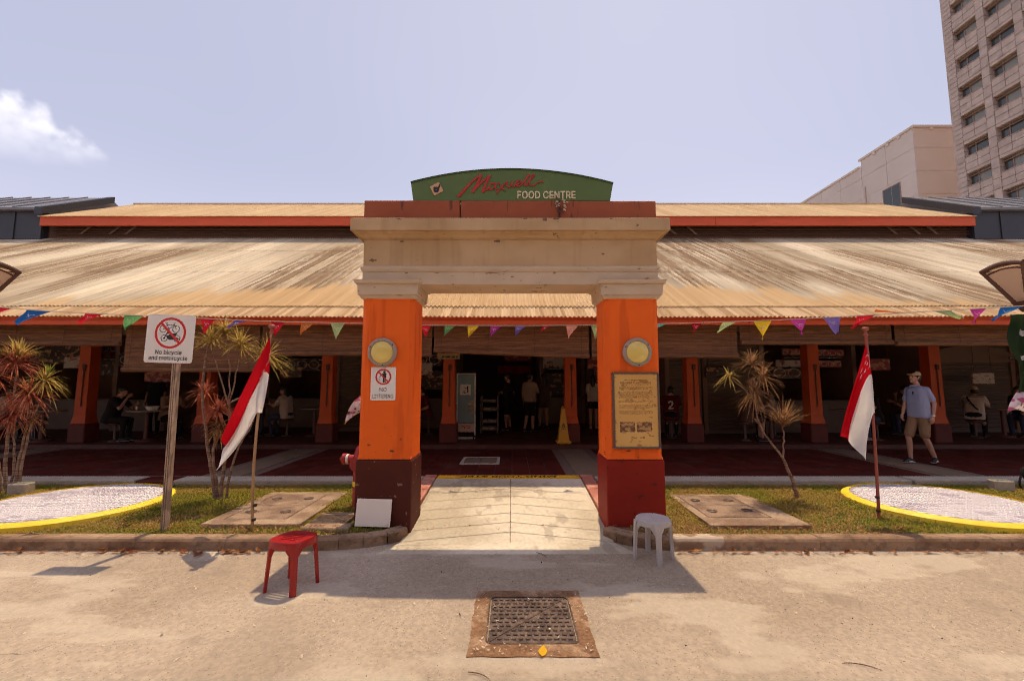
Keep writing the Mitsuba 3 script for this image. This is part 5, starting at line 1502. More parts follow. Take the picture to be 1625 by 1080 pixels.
# ---------------------------------------------------------------- stools
def stool(label, cx_, cy_, ang, zs, r_top, r_bot, m_, seat_m, round_seat, slots, front_leg=None):
    k = thing('plastic_stool', label, 'stool')
    tw = T().translate([cx_, cy_, 0]).rotate([0, 0, 1], ang)
    rs = r_top
    poly = circle(0, 0, rs, 16) if round_seat else sg.Polygon([(rs * 1.02 * np.sign(math.cos(t)) * abs(math.cos(t)) ** .62, rs * 1.02 * np.sign(math.sin(t)) * abs(math.sin(t)) ** .62) for t in np.linspace(0, 2 * math.pi, 60)[:-1]])
    cuts = []
    if slots:
        for i in range(-2, 3):
            L = .085 - abs(i) * .008
            cuts.append(sg.LineString([(-L, i * .035), (L, i * .035)]).buffer(.0065))
    else:
        cuts.append(circle(0, 0, .009))
    top = poly.difference(shapely.union_all(cuts))
    n = len(poly.exterior.coords) - 1
    P0 = np.array(poly.exterior.coords)[:-1]
    put('seat', [trimesh.creation.extrude_polygon(top, .008).apply_translation([0, 0, zs - .008])], seat_m, k, to_world=tw)
    # rolled edge and skirt
    prof = [(.985, zs - .0005), (1.02, zs + .001), (1.045, zs - .006), (1.06, zs - .02), (1.075, zs - .055), (1.05, zs - .055), (1.03, zs - .02), (.99, zs - .008)]
    V = np.array([[(p[0] * s, p[1] * s, z) for s, z in prof] for p in P0])
    V = V.reshape(-1, 3)
    F = []
    w = len(prof)
    for i in range(n):
        for j in range(w):
            a, b = i * w + j, i * w + (j + 1) % w
            c, d = ((i + 1) % n) * w + (j + 1) % w, ((i + 1) % n) * w + j
            F += [[a, d, c], [a, c, b]]
    put('rim', trimesh.Trimesh(V, F), m_, k, smooth=40, to_world=tw)
    for q in range(4):
        a = math.radians(45 + 90 * q)
        d = np.array([math.cos(a), math.sin(a), 0])
        s = np.array([-d[1], d[0], 0])
        def ringp(r, hw, th, z):
            return [d * (r + o) + s * t * hw * (1.0 if o > 0 else .75) + [0, 0, z] for o in (-th, th * .6) for t in (-1, 1)] + [d * (r + th) + s * t * hw * .55 + [0, 0, z] for t in (-1, 1)]
        r0 = rs * (1.06 if round_seat else 1.10)
        parts_ = [hull(ringp(r0, .042, .016, zs - .022) + ringp(r0 + (r_bot - r0) * .25, .030, .017, zs * .75)),
                  hull(ringp(r0 + (r_bot - r0) * .25, .030, .017, zs * .75) + ringp(r_bot, .026, .014, .0))]
        for e in (-1, 1):                                           # webs that arch from leg to rim
            parts_.append(hull([d * (r0 + o) + s * e * t + [0, 0, z] for o in (-.006, .006) for t, z in ((.02, zs - .03), (.085, zs - .045), (.025, zs - .14), (.05, zs - .065))] if False else
                               [d * (r0 + o) + s * e * .022 + [0, 0, z] for o in (-.006, .006) for z in (zs - .03, zs - .13)] + [d * (r0 - .016 + o) + s * e * .062 + [0, 0, z] for o in (-.005, .005) for z in (zs - .03, zs - .07)]))
        put('leg', parts_, front_leg if (front_leg and q == front_q(ang)) else m_, k, smooth=30, to_world=tw)
    return k


def front_q(ang):
    return min(range(4), key=lambda q: math.sin(math.radians(45 + 90 * q + ang)))


stool('red plastic stool with a slotted seat standing on the road', -1.852, 3.94, -110 + 93, .405, .150, .200, 'm_red_plastic', 'm_red_plastic', False, True)
stool('grey plastic stool with a pale round seat by the right pillar', 1.385, 4.555, 45 + 2 - 3, .385, .155, .185, 'm_grey_plastic', 'm_grey_plastic', True, False)

# ---------------------------------------------------------------- no bicycle sign
k = thing('no_bicycle_sign', 'white no bicycle and motorcycle sign on a wooden post in the grass', 'sign')
sx, sy, sz, sw = -3.855, 5.02, 2.20, .545
tilt = rotm([0, 1, 0], 1.6)
def on_sign(m, dz=0):
    m = m.copy()
    m.apply_transform(tilt)
    return move(m, sx, sy, sz)
def flat(shape, d, y0):
    return prism(shape, d).apply_translation([0, y0, 0])
put('board', on_sign(flat(sg.box(-.24, -.24, .24, .24).buffer(.032), .004, 0)), 'm_white', k)
put('board_back', on_sign(flat(sg.box(-.24, -.24, .24, .24).buffer(.030), .003, .0032)), 'm_sign_back', k)
cz_ = .065
def wheel(x, z, r):
    return ring(x, z, r - .007, r, 14)
bike = shapely.union_all([wheel(-.085, .045, .042), wheel(.060, .045, .042), stroke([[(-.085, .045), (-.045, .092), (.035, .092), (-.02, .042), (-.045, .092)], [(-.02, .042), (-.085, .045)], [(.060, .045), (.030, .110), (.052, .114)], [(-.045, .092), (-.053, .108)], [(-.068, .110), (-.038, .110)]], .006)])
moto = shapely.union_all([wheel(-.065, -.060, .038).union(circle(-.065, -.06, .012)), wheel(.080, -.060, .038).union(circle(.08, -.06, .012)), sg.Polygon([(-.045, -.035), (-.005, -.015), (.045, -.012), (.075, .004), (.078, -.006), (.06, -.03), (.05, -.075), (-.01, -.078), (-.03, -.055)]), stroke([[(-.065, -.06), (-.03, .012), (-.012, .018)], [(.01, -.012), (.07, -.006)], [(.05, -.07), (.105, -.062)]], .010), sg.Polygon([(-.04, -.012), (-.005, -.005), (-.008, .012), (-.03, .010)])])
pc = put('pictogram', on_sign(flat(sa.translate(bike.union(moto), 0, cz_), .002, -.0035)), 'm_black', k)
put('ban_ring', on_sign(flat(sa.translate(ring(0, 0, .150, .176, 24).union(stroke([[(-.112, .112), (.112, -.112)]], .026, 'flat')), 0, cz_), .0025, -.0036)), 'm_print_red', k)
for s_, w_, z_ in (('No bicycle', .30, -.152), ('and motorcycle', .44, -.216)):
    m = text(s_, .046, .002, True)
    m.apply_scale([w_ / m.extents[0], 1, 1])
    put('lettering', on_sign(move(m, 0, -.0035, z_)), 'm_black', k)
put('post', hull([(x_ + a, 5.045 + b, z_) for x_, z_ in ((-3.80, .05), (-3.80, 2.36)) for a in (-.032, .032) for b in (0, .05)]), 'm_post', k)
put('post_groove', [box(-3.826 + d, -3.819 + d, 5.0435, 5.046, .12, 1.93) for d in (.008, .03)], 'm_dark_wood', k)
for z_ in (2.32, 2.06):
    put('bolt', trimesh.creation.icosphere(1, .009).apply_translation([sx, 5.013, z_]) if z_ > 9 else move(trimesh.creation.icosphere(1, .008), sx + (2.2 - z_) * -.03, 5.014, z_ + (.10 if z_ > 2.2 else -.09)), 'm_steel', k)

# ---------------------------------------------------------------- flags
def bil(P, u, v):
    """P: rows along the hoist (v), columns along the fly (u): a smooth patch."""
    from scipy.interpolate import RectBivariateSpline
    P = np.asarray(P, float)
    nv, nu = P.shape[:2]
    sv, su = np.linspace(0, 1, nv), np.linspace(0, 1, nu)
    kx, ky = min(3, nv - 1), min(3, nu - 1)
    return np.stack([RectBivariateSpline(sv, su, P[..., c], kx=kx, ky=ky).ev(v, u) for c in range(3)], -1)


def flag(label, group, P, pole, finial_r, fold, seed):
    k = thing('flag', label, 'flag', group)
    r = np.random.default_rng(seed)
    def surf(u, v, off=0.0):
        u, v = np.asarray(u, float), np.asarray(v, float)
        p = bil(P, u, v)
        p[..., 1] += fold * u ** .6 * np.sin(11 * v + 2.2 * u + seed) + .4 * fold * np.sin(19 * v - 5 * u) * u + .012 * (meshkit.noise(np.stack([u * 5, v * 6, 0 * u], -1), seed) - .5)
        p[..., 1] -= off
        return p
    put('red_band', sheet(lambda u, v: surf(u, v * .5), 26, 14), 'm_flag_red', k, smooth=True)
    put('white_band', sheet(lambda u, v: surf(u, .5 + v * .5), 26, 14), 'm_flag_white', k, smooth=True)
    def mapped(shape, off):
        out = []
        for g_ in getattr(shape, 'geoms', [shape]):
            m = trimesh.creation.extrude_polygon(g_, .001, engine='earcut')
            m = m.subdivide_to_size(.03)
            m.vertices = surf(m.vertices[:, 0], m.vertices[:, 1], off)
            out.append(m)
        return trimesh.util.concatenate(out)
    sy_ = 1.5
    cres = circle(.21, .25 * sy_, .20, 20).difference(circle(.275, .25 * sy_, .20, 20))
    cres = sa.scale(cres, 1, 1 / sy_, origin=(0, 0))
    star = sg.Polygon([(.045 * (1 if i % 2 == 0 else .42) * math.cos(math.radians(90 + 36 * i)), .045 * (1 if i % 2 == 0 else .42) * math.sin(math.radians(90 + 36 * i))) for i in range(10)])
    stars = shapely.union_all([sa.scale(sa.translate(star, .30 + .10 * math.cos(math.radians(90 + 72 * i)), .25 * sy_ + .10 * math.sin(math.radians(90 + 72 * i))), 1, 1 / sy_, origin=(0, 0)) for i in range(5)])
    put('crescent', [mapped(cres, .004), mapped(cres, -.004)], 'm_flag_white', k)
    for g_ in stars.geoms:
        put('star', [mapped(g_, .004), mapped(g_, -.004)], 'm_flag_white', k)
    return k


def pole(label, pts, r0, r1, m_, ties, top_m, group):
    k = thing('flag_pole', label, 'pole', group)
    q = bend(pts, 14)
    put('shaft', tube(q, np.linspace(r0, r1, 14), 10), m_, k, smooth=50)
    tp = q[-1]
    put('finial', move(lathe([(0, -.02), (.022, -.02), (.026, 0), (.020, .012), (.014, .03), (.020, .045), (.036, .055), (.038, .075), (.026, .092), (0, .098)], 18), *tp), 'm_red_pole', k, smooth=40)
    if top_m:
        put('red_top', tube([q[-4], q[-3], q[-2], q[-1]], r1 + .004, 10), top_m, k, smooth=50)
    for t in ties:
        c = q[0] + (q[-1] - q[0]) * t
        put('tie', tube([c - [0, 0, .012], c + [0, 0, .012]], r0 + .006, 10), 'm_black', k)


pole('bamboo flag pole in the grass left of the gateway', [(-2.845, 5.08, .08), (-2.86, 5.085, 1.2), (-2.758, 5.10, 2.28)], .017, .013, 'm_bamboo', (.06, .13), None, 'flag poles in the grass')
pole('reddish flag pole in the grass right of the gateway', [(4.365, 5.50, .08), (4.385, 5.50, 1.2), (4.372, 5.50, 2.30)], .018, .014, 'm_red_pole', (.05, .12), 'm_red_pole', 'flag poles in the grass')
A_ = lambda x, y, Y: at(x, y, Y)
PL = [[A_(428, 533, 5.09), A_(415, 560, 5.04), A_(385, 622, 5.00), A_(352, 694, 4.98)],
      [A_(428, 563, 5.08), A_(419, 590, 5.02), A_(393, 640, 5.06), A_(357, 706, 5.02)],
      [A_(427, 594, 5.08), A_(408, 603, 5.03), A_(387, 655, 5.02), A_(356, 710, 4.96)],
      [A_(422, 626, 5.08), A_(411, 635, 5.04), A_(390, 672, 5.08), A_(349, 732, 5.00)],
      [A_(416, 655, 5.08), A_(398, 662, 5.03), A_(385, 692, 5.02), A_(341, 746, 4.97)]]
flag('red and white flag with a crescent blown to the left, left of the gateway', 'red and white flags on poles', PL, None, 0, .022, 2)
PR = [[A_(1374, 545, 5.49), A_(1366, 572, 5.44), A_(1350, 630, 5.42), A_(1335, 692, 5.44)],
      [A_(1379, 572, 5.49), A_(1370, 588, 5.42), A_(1351, 640, 5.46), A_(1342, 694, 5.40)],
      [A_(1384, 598, 5.49), A_(1372, 606, 5.43), A_(1354, 655, 5.40), A_(1347, 700, 5.44)],
      [A_(1387, 628, 5.49), A_(1378, 632, 5.44), A_(1366, 668, 5.46), A_(1362, 716, 5.40)],
      [A_(1389, 656, 5.49), A_(1382, 662, 5.44), A_(1376, 692, 5.42), A_(1374, 732, 5.44)]]
flag('red and white flag with a crescent hanging limp, right of the gateway', 'red and white flags on poles', PR, None, 0, .018, 5)

# printed cloths tied beside the gateway and at the right edge
mat_cloth = lambda nm, fn: thin(nm, proc(fn), 0.6, 0.7)
mat_cloth('m_cloth_floral', lambda p, n, uv: mix(mix((0.66, 0.56, 0.60), (0.50, 0.12, 0.22), smoothstep(.56, .62, fbm(p.x * 16, p.y * 6, p.z * 16, 3))), (0.10, 0.08, 0.03), smoothstep(.62, .67, fbm(p.x * 22 + 5, p.y * 6, p.z * 22, 3))))
mat_cloth('m_cloth_green', lambda p, n, uv: mix((0.018, 0.034, 0.016), (0.034, 0.058, 0.026), fbm(p.x * 8, p.y * 8, p.z * 8, 3)))
k = thing('printed_flag', 'pink floral printed flag tip showing past the left pillar', 'flag')
P1 = [[A_(590, 612, 6.0), A_(575, 625, 5.97), A_(563, 634, 6.0)], [A_(590, 632, 6.0), A_(572, 640, 6.03), A_(553, 652, 6.0)], [A_(586, 648, 6.0), A_(568, 655, 5.98), A_(547, 672, 6.0)]]
put('cloth', sheet(lambda u, v: bil(P1, u, v) + np.stack([0 * u, .02 * np.sin(9 * u + 4 * v), 0 * u], -1), 14, 14), 'm_cloth_floral', k, smooth=True)
put('hem', tube(bend([P1[2][0], P1[2][1], P1[2][2]], 8), .004, 5), 'm_rim_yellow', k)
put('stick', tube([(-1.62, 6.02, .08), (-1.60, 6.02, 2.0)], .012, 8), 'm_bamboo', k)
k = thing('pennant_cloth', 'pink cloth tip showing past the inner edge of the right pillar', 'flag')
P1 = [[A_(970, 655, 6.0), A_(962, 660, 5.98)], [A_(968, 676, 6.0), A_(953, 671, 6.02)]]
put('cloth', sheet(lambda u, v: bil(P1, u, v), 6, 6), 'm_cloth_floral', k, smooth=True)
put('stick', tube([(1.36, 6.02, .08), (1.36, 6.02, 1.75)], .012, 8), 'm_bamboo', k)
LX = 6.78
k = thing('green_banner', 'dark green printed banner hanging from the right lantern post', 'banner')
P1 = [[A_(1601, 498, 5.5), A_(1625, 499, 5.46), A_(1655, 498, 5.5)], [A_(1606, 530, 5.5), A_(1626, 535, 5.52), A_(1660, 540, 5.5)], [A_(1612, 575, 5.48), A_(1630, 580, 5.46), A_(1662, 590, 5.5)], [A_(1617, 622, 5.5), A_(1634, 630, 5.5), A_(1664, 640, 5.5)]]
gb = lambda u, v: bil(P1, u, v) + np.stack([.035 * np.sin(9 * v + 1) * (1 - u), .035 * np.sin(14 * u + 5 * v), 0 * u], -1)
put('cloth', sheet(gb, 18, 20), 'm_cloth_green', k, smooth=True)
P2 = [[A_(1616, 618, 5.49), A_(1634, 626, 5.49), A_(1664, 638, 5.49)], [A_(1606, 638, 5.49), A_(1628, 642, 5.47), A_(1664, 660, 5.5)], [A_(1599, 655, 5.5), A_(1624, 652, 5.5), A_(1668, 690, 5.5)]]
put('printed_hem', sheet(lambda u, v: bil(P2, u, v) + np.stack([0 * u, .02 * np.sin(12 * u + 3 * v), 0 * u], -1), 16, 10), 'm_cloth_floral', k, smooth=True)
for (u0, v0, u1, v1) in ((.55, .08, .95, .16), (.45, .22, .9, .30), (.30, .55, .8, .60), (.35, .75, .85, .80)):
    m = sheet(lambda u, v: gb(u0 + (u1 - u0) * u, v0 + (v1 - v0) * v + .02 * np.sin(9 * u)) - np.array([0, .004, 0]), 8, 3)
    put('print', m, 'm_flag_white', k, smooth=True)

# ---------------------------------------------------------------- lantern posts
def lantern(x, y, lab):
    k = thing('street_lamp', lab, 'street lamp', 'brown lantern posts beside the gateway')
    zt, zb, R, r_ = 3.27, 2.78, .40, .11
    ph = math.atan2(-y, -x)
    cor = [(math.cos(ph + math.pi / 2 * i), math.sin(ph + math.pi / 2 * i)) for i in range(4)]
    put('post', tube([(x, y, .05), (x, y, .9), (x, y, 2.70)], [.055, .045, .045], 14), 'm_lantern', k, smooth=50)
    put('post_base', move(lathe([(0, 0), (.12, 0), (.12, .12), (.08, .18), (.06, .5), (0, .5)], 18), x, y, .08), 'm_lantern', k, smooth=30)
    put('cup', hull([(x + a * w, y + b * w, z) for a, b in cor for w, z in ((.06, 2.66), (r_ + .05, 2.80))]), 'm_lantern', k)
    for i in range(4):
        (a, b), (c, d) = cor[i], cor[(i + 1) % 4]
        put('corner_bar', tube([(x + a * R, y + b * R, zt + .01), (x + a * r_, y + b * r_, zb)], [.030, .026], 6), 'm_lantern', k)
        put('pane', trimesh.Trimesh([(x + a * R * .96, y + b * R * .96, zt - .02), (x + c * R * .96, y + d * R * .96, zt - .02), (x + c * r_ * .96, y + d * r_ * .96, zb + .03), (x + a * r_ * .96, y + b * r_ * .96, zb + .03)], [[0, 1, 2], [0, 2, 3]], process=False), 'm_lantern_glass', k)
        pts = [(x + (a + (c - a) * t) * R, y + (b + (d - b) * t) * R, zt + .05 * math.sin(math.pi * t)) for t in np.linspace(0, 1, 12)]
        put('top_rail', tube(pts, .034, 8), 'm_lantern', k, smooth=50)
        pts = [(x + (a + (c - a) * t) * R * .93, y + (b + (d - b) * t) * R * .93, zt - .07 + .05 * math.sin(math.pi * t)) for t in np.linspace(0, 1, 12)]
        put('inner_rail', tube(pts, .012, 6), 'm_lantern', k, smooth=50)
    put('lid', hull([(x + p * R * .98, y + q * R * .98, zt + .01) for p, q in cor] + [(x + p * .2, y + q * .2, zt + .08) for p, q in cor]), 'm_lantern_glass', k)


lantern(6.95, 5.95, 'brown lantern post cut by the right edge')
lantern(-7.28, 5.95, 'brown lantern post cut by the left edge')

# ---------------------------------------------------------------- bunting
thin_col = {}
for nm, c in (('red', (0.62, 0.02, 0.04)), ('blue', (0.03, 0.16, 0.50)), ('green', (0.16, 0.42, 0.15)), ('yellow', (0.75, 0.52, 0.03)), ('magenta', (0.55, 0.06, 0.35)), ('violet', (0.20, 0.14, 0.45)), ('orange', (0.75, 0.22, 0.05)), ('pink', (0.70, 0.30, 0.24)), ('teal', (0.10, 0.38, 0.36)), ('lime', (0.45, 0.58, 0.25))):
    thin_col[nm] = thin('m_bunting_' + nm, c, 0.9, 0.6)


def bunting(label, rope, flags_):
    k = thing('bunting', label, 'bunting', 'strings of small coloured pennants')
    q = bend(rope, 40)
    put('cord', tube(q, .006, 6), 'm_cord', k)
    for (xp, col, lean, size) in flags_:
        pxs = np.array([812.5 + FOCAL * p[0] / (p[1] * math.cos(PITCH) + (p[2] - CAM_Z) * math.sin(PITCH)) for p in q])
        i = int(np.clip(np.searchsorted(pxs, xp), 1, len(q) - 1))
        t = (xp - pxs[i - 1]) / (pxs[i] - pxs[i - 1] + 1e-9)
        c = q[i - 1] + (q[i] - q[i - 1]) * t
        d = (q[i] - q[i - 1]) / np.linalg.norm(q[i] - q[i - 1])
        w, h = .19 * size, .215 * size
        sway = rnd.uniform(-.06, .06)
        ph = rnd.uniform(0, 6)
        def f(u, v, off=0):
            e = np.clip(1 - v, 0, 1)
            X = (u - .5) * w * e
            drop = h * v * math.cos(min(abs(lean), 1.2)) * (1 if lean < 2 else -1)
            sh = -lean * h * v * .75
            p = c + d * (X + sh * 1.0)[..., None]
            p = p + np.stack([0 * u, .03 * np.sin(3.5 * v + ph + 3 * u) * v + sway * v - off, -drop - .006 + .018 * np.sin(6 * u + ph) * v], -1)
            return p
        pn = put('pennant', sheet(lambda u, v: f(u, v), 6, 7), thin_col[col], k, smooth=True)
        marks = []
        for sgn_ in (1, -1):
            n_ = 14
            tt = np.linspace(0, 1, n_)
            for (a0, b0, a1, b1, amp) in ((.22, .22, .78, .40, .07), (.40, .52, .62, .34, -.08)):
                uu = a0 + (a1 - a0) * tt
                vv = b0 + (b1 - b0) * tt + amp * np.sin(tt * 6)
                pa, pb = f(uu, vv - .022, .003 * sgn_), f(uu, vv + .022, .003 * sgn_)
                V = np.vstack([pa, pb])
                F = [[i_, i_ + 1, n_ + i_] for i_ in range(n_ - 1)] + [[i_ + 1, n_ + i_ + 1, n_ + i_] for i_ in range(n_ - 1)]
                marks.append(trimesh.Trimesh(V, F, process=False))
        put('print', marks, 'm_flag_white', pn)


bunting('string of small pennants sagging from the left lantern to the gateway', [at(-60, 480, 5.0), at(0, 487, 5.2), at(215, 500, 5.7), at(320, 505, 6.0), at(440, 510, 6.5), at(572, 513, 7.0), at(600, 514, 7.2)],
        [(2, 'red', .9, .9), (62, 'blue', .8, 1.15), (150, 'red', 1.0, 1.0), (213, 'green', .7, 1.05), (330, 'red', .3, .9), (382, 'violet', .9, .8), (441, 'red', .15, .95), (489, 'orange', .5, .95), (536, 'lime', .1, 1.1)])
bunting('straight string of small pennants between the two pillars', [at(640, 515.5, 7.5), at(812, 516.5, 7.45), at(975, 515.5, 7.5)],
        [(675, 'red', -.1, .95), (714, 'green', .6, .9), (751, 'yellow', .5, 1.0), (787, 'magenta', .55, .95), (826, 'violet', .6, .9), (868, 'red', .9, .7), (908, 'pink', .4, 1.05), (947, 'lime', .2, 1.05)])
bunting('string of small pennants rising from the gateway to the right lantern', [at(1030, 514, 7.2), at(1106, 512, 6.8), at(1265, 506, 6.4), at(1440, 496, 5.9), at(1560, 489, 5.6), at(1640, 484, 5.4)],
        [(1050, 'teal', 1.0, .8), (1106, 'red', .5, .8), (1158, 'lime', .9, 1.0), (1210, 'yellow', .0, 1.25), (1266, 'magenta', -.3, 1.05), (1320, 'violet', -.3, 1.1), (1374, 'red', .8, 1.1), (1437, 'orange', 2.4, .8), (1496, 'lime', -1.0, .9), (1552, 'magenta', .2, .8), (1606, 'blue', .9, 1.1)])

# ---------------------------------------------------------------- dracaena plants
def rosette(c, n, L, w, updir, spread, seed, droop=.5):
    """Narrow arching blades springing from one point."""
    r = np.random.default_rng(seed)
    up_ = np.asarray(updir, float) / np.linalg.norm(updir)
    V, F = [], []
    a = np.cross(up_, [.3, .9, .1])
    a /= np.linalg.norm(a)
    b = np.cross(up_, a)
    for i in range(n):
        th = spread * math.sqrt((i + .5) / n) + r.uniform(-.15, .15)
        ph = i * 2.39996 + r.uniform(-.25, .25)
        d = up_ * math.cos(th) + (a * math.cos(ph) + b * math.sin(ph)) * math.sin(th)
        l = L * r.uniform(.75, 1.12) * (.8 + .2 * math.sin(th))
        ww = w * r.uniform(.7, 1.2)
        s = np.cross(d, [0, 0, 1.0])
        s = s / (np.linalg.norm(s) + 1e-6)
        dr_ = droop * r.uniform(.4, 1.3)
        base = len(V)
        st_ = np.asarray(c) + up_ * r.uniform(-.05, .04)
        for t, wt in ((0, .5), (.18, 1.0), (.42, .95), (.68, .72), (.88, .38)):
            p = st_ + d * l * t - np.array([0, 0, 1.0]) * dr_ * l * t ** 2.2 * math.sin(min(th, 1.5) + .15)
            V += [p - s * ww * wt / 2, p + s * ww * wt / 2]
        V.append(st_ + d * l - np.array([0, 0, 1.0]) * dr_ * l * math.sin(min(th, 1.5) + .15))
        for q in range(4):
            o = base + q * 2
            F += [[o, o + 1, o + 3], [o, o + 3, o + 2]]
        F.append([base + 8, base + 9, base + 10])
    return trimesh.Trimesh(np.array(V), F, process=False)


def plant(label, trunks, heads, group='spiky leaved plants in the grass', lush=1.45, wide=.018):
    k = thing('spiky_plant', label, 'plant', group)
    for pts, r0, r1 in trunks:
        q = bend(pts, 12)
        q[1:-1] += rng.normal(0, .006, (10, 3))
        put('trunk', tube(q, np.linspace(r0, r1, 12), 8), 'm_trunk', k, smooth=50)
    for i, (c, n, L, up_, spread, m_, droop) in enumerate(heads):
        tag(put('crown', rosette(c, int(n * lush), L, wide, up_, spread, int(abs(c[0]) * 100 + i), droop), m_, k), kind='stuff')


Y1 = 6.35
j = at(1243, 728, Y1)
plant('spiky plant with a leaning forked stem right of the gateway',
      [([at(1266, 792, Y1) - [0, 0, .08], at(1258, 762, Y1), j], .030, .020), ([j, at(1222, 700, Y1), at(1203, 668, Y1), at(1199, 640, Y1), at(1196, 600, Y1)], .016, .011), ([j, at(1243, 705, Y1), at(1242, 676, Y1)], .013, .010),
       ([at(1204, 672, Y1), at(1197, 664, Y1)], .011, .008), ([at(1199, 640, Y1), at(1175, 612, Y1 - .06), at(1157, 598, Y1 - .1)], .009, .007), ([at(1198, 625, Y1), at(1210, 604, Y1 + .08)], .009, .007)],
      [(at(1193, 578, Y1), 75, .36, (0, -.1, 1), 1.7, 'm_leaf_brown', .35), (at(1210, 598, Y1 + .08), 60, .34, (.5, 0, .8), 1.8, 'm_leaf_brown', .45), (at(1198, 622, Y1 - .03), 75, .36, (-.3, -.3, .7), 2.1, 'm_leaf_brown', .5),
       (at(1157, 597, Y1 - .1), 34, .25, (-.2, -.2, 1), 1.9, 'm_leaf_yellow', .55), (at(1242, 672, Y1), 85, .46, (.05, -.15, 1), 1.25, 'm_leaf_brown', .15)], lush=1.0, wide=.016)
Y2 = 6.25
b = at(342, 790, Y2) - [0, 0, .06]
f_ = at(362, 640, Y2)
plant('tall spiky plant with yellow and red tufts beside the left flag',
      [([b, at(329, 700, Y2), at(322, 620, Y2), at(331, 545, Y2)], .026, .012), ([b + [.03, .04, 0], at(340, 740, Y2), at(345, 665, Y2)], .024, .014), ([b + [.09, 0, 0], at(356, 730, Y2), at(362, 690, Y2), f_], .026, .016),
       ([f_, at(350, 600, Y2), at(336, 548, Y2)], .011, .008), ([f_, at(364, 590, Y2 + .1), at(358, 532, Y2 + .1)], .011, .008), ([f_, at(374, 600, Y2), at(381, 554, Y2)], .011, .008), ([f_, at(396, 620, Y2 + .15), at(424, 572, Y2 + .15)], .012, .009),
       ([b + [.12, .05, 0], at(362, 765, Y2), at(384, 700, Y2), at(404, 655, Y2), at(400, 640, Y2)], .018, .010)],
      [(at(334, 540, Y2), 65, .34, (-.1, 0, 1), 1.7, 'm_leaf_yellow', .4), (at(357, 525, Y2 + .1), 60, .34, (0, 0, 1), 1.6, 'm_leaf_yellow', .4), (at(381, 548, Y2), 70, .36, (.15, 0, 1), 1.7, 'm_leaf_yellow', .4),
       (at(424, 564, Y2 + .15), 70, .40, (.4, 0, .9), 1.8, 'm_leaf_yellow', .35), (at(346, 652, Y2 - .05), 85, .32, (0, -.15, 1), 1.75, 'm_leaf_red', .4), (at(348, 676, Y2), 70, .28, (0, -.2, -.3), 1.9, 'm_leaf_brown', .3),
       (at(324, 620, Y2 + .05), 40, .26, (-.4, 0, .5), 1.6, 'm_leaf_red', .3)])
Y3 = 6.62
b = at(16, 780, Y3) - [0, 0, .06]
plant('bushy spiky plant with red and yellow tufts at the left edge',
      [([b, at(10, 720, Y3), at(18, 660, Y3), at(25, 580, Y3)], .026, .012), ([b + [.06, 0, 0], at(34, 715, Y3), at(44, 670, Y3), at(46, 625, Y3)], .022, .012), ([b + [.12, .05, 0], at(38, 720, Y3), at(52, 670, Y3), at(70, 610, Y3)], .020, .010),
       ([b + [-.12, 0, 0], at(-6, 700, Y3), at(-14, 600, Y3)], .024, .012), ([b + [.02, 0, 0], at(22, 720, Y3), at(24, 660, Y3)], .018, .010)],
      [(at(24, 578, Y3), 100, .44, (.05, -.1, 1), 1.75, 'm_leaf_red', .4), (at(30, 566, Y3 + .05), 70, .40, (.1, 0, 1), 1.3, 'm_leaf_yellow', .3), (at(46, 624, Y3 - .1), 95, .40, (.1, -.3, .6), 1.9, 'm_leaf_red', .45), (at(71, 604, Y3), 60, .34, (.5, -.1, .8), 1.8, 'm_leaf_yellow', .55),
       (at(76, 594, Y3), 14, .22, (.1, 0, 1), .5, 'm_leaf_green', .1), (at(22, 655, Y3 - .05), 90, .36, (0, -.2, .4), 2.1, 'm_leaf_red', .4), (at(-12, 596, Y3), 90, .42, (-.1, 0, 1), 1.8, 'm_leaf_red', .4), (at(52, 666, Y3), 30, .22, (.2, -.2, .1), 1.9, 'm_leaf_brown', .5)])

# ================================================================ BEHIND THE HALL, RIGHT
tower = thing('office_tower', 'tall brown stone clad office tower at the upper right', 'building')
TX, TY1 = 51.9, 50.0
FZ, FH = 15.4, 3.46
BAY, WIN = 3.46, 2.62
put('core', box(TX + .62, TX + 25, 14, TY1 - .02, 0, 66), 'm_tower_back', tower)
put('lower_wall', box(TX, TX + .6, 14, TY1 - .01, 0, FZ - .02), 'm_tower_stone', tower)
put('end_wall', box(TX + .05, TX + 25, TY1 - .019, TY1 + .2, 0, 66), 'm_tower_stone', tower)
put('upper_wall', box(TX, TX + .6, 14, TY1 - .01, FZ + 12 * FH, 66), 'm_tower_stone', tower)
put('near_wall', box(TX, TX + .6, 14, TY1 - 3.3 * BAY - .2, FZ, FZ + 12 * FH - .02), 'm_tower_stone', tower)
PAN = 0.0
n_pan, restp = 0, []


def panel(y0, y1, z0, z1, out=0.0):
    global n_pan
    m = box(TX - .06 - out, TX + .60, y0 + .022, y1 - .022, z0 + .022, z1 - .022, .02)
    if n_pan < 290 and 17 < z0 < 44.5:
        put('stone_panel', m, 'm_tower_stone', tower)
        n_pan += 1
    else:
        restp.append(m)


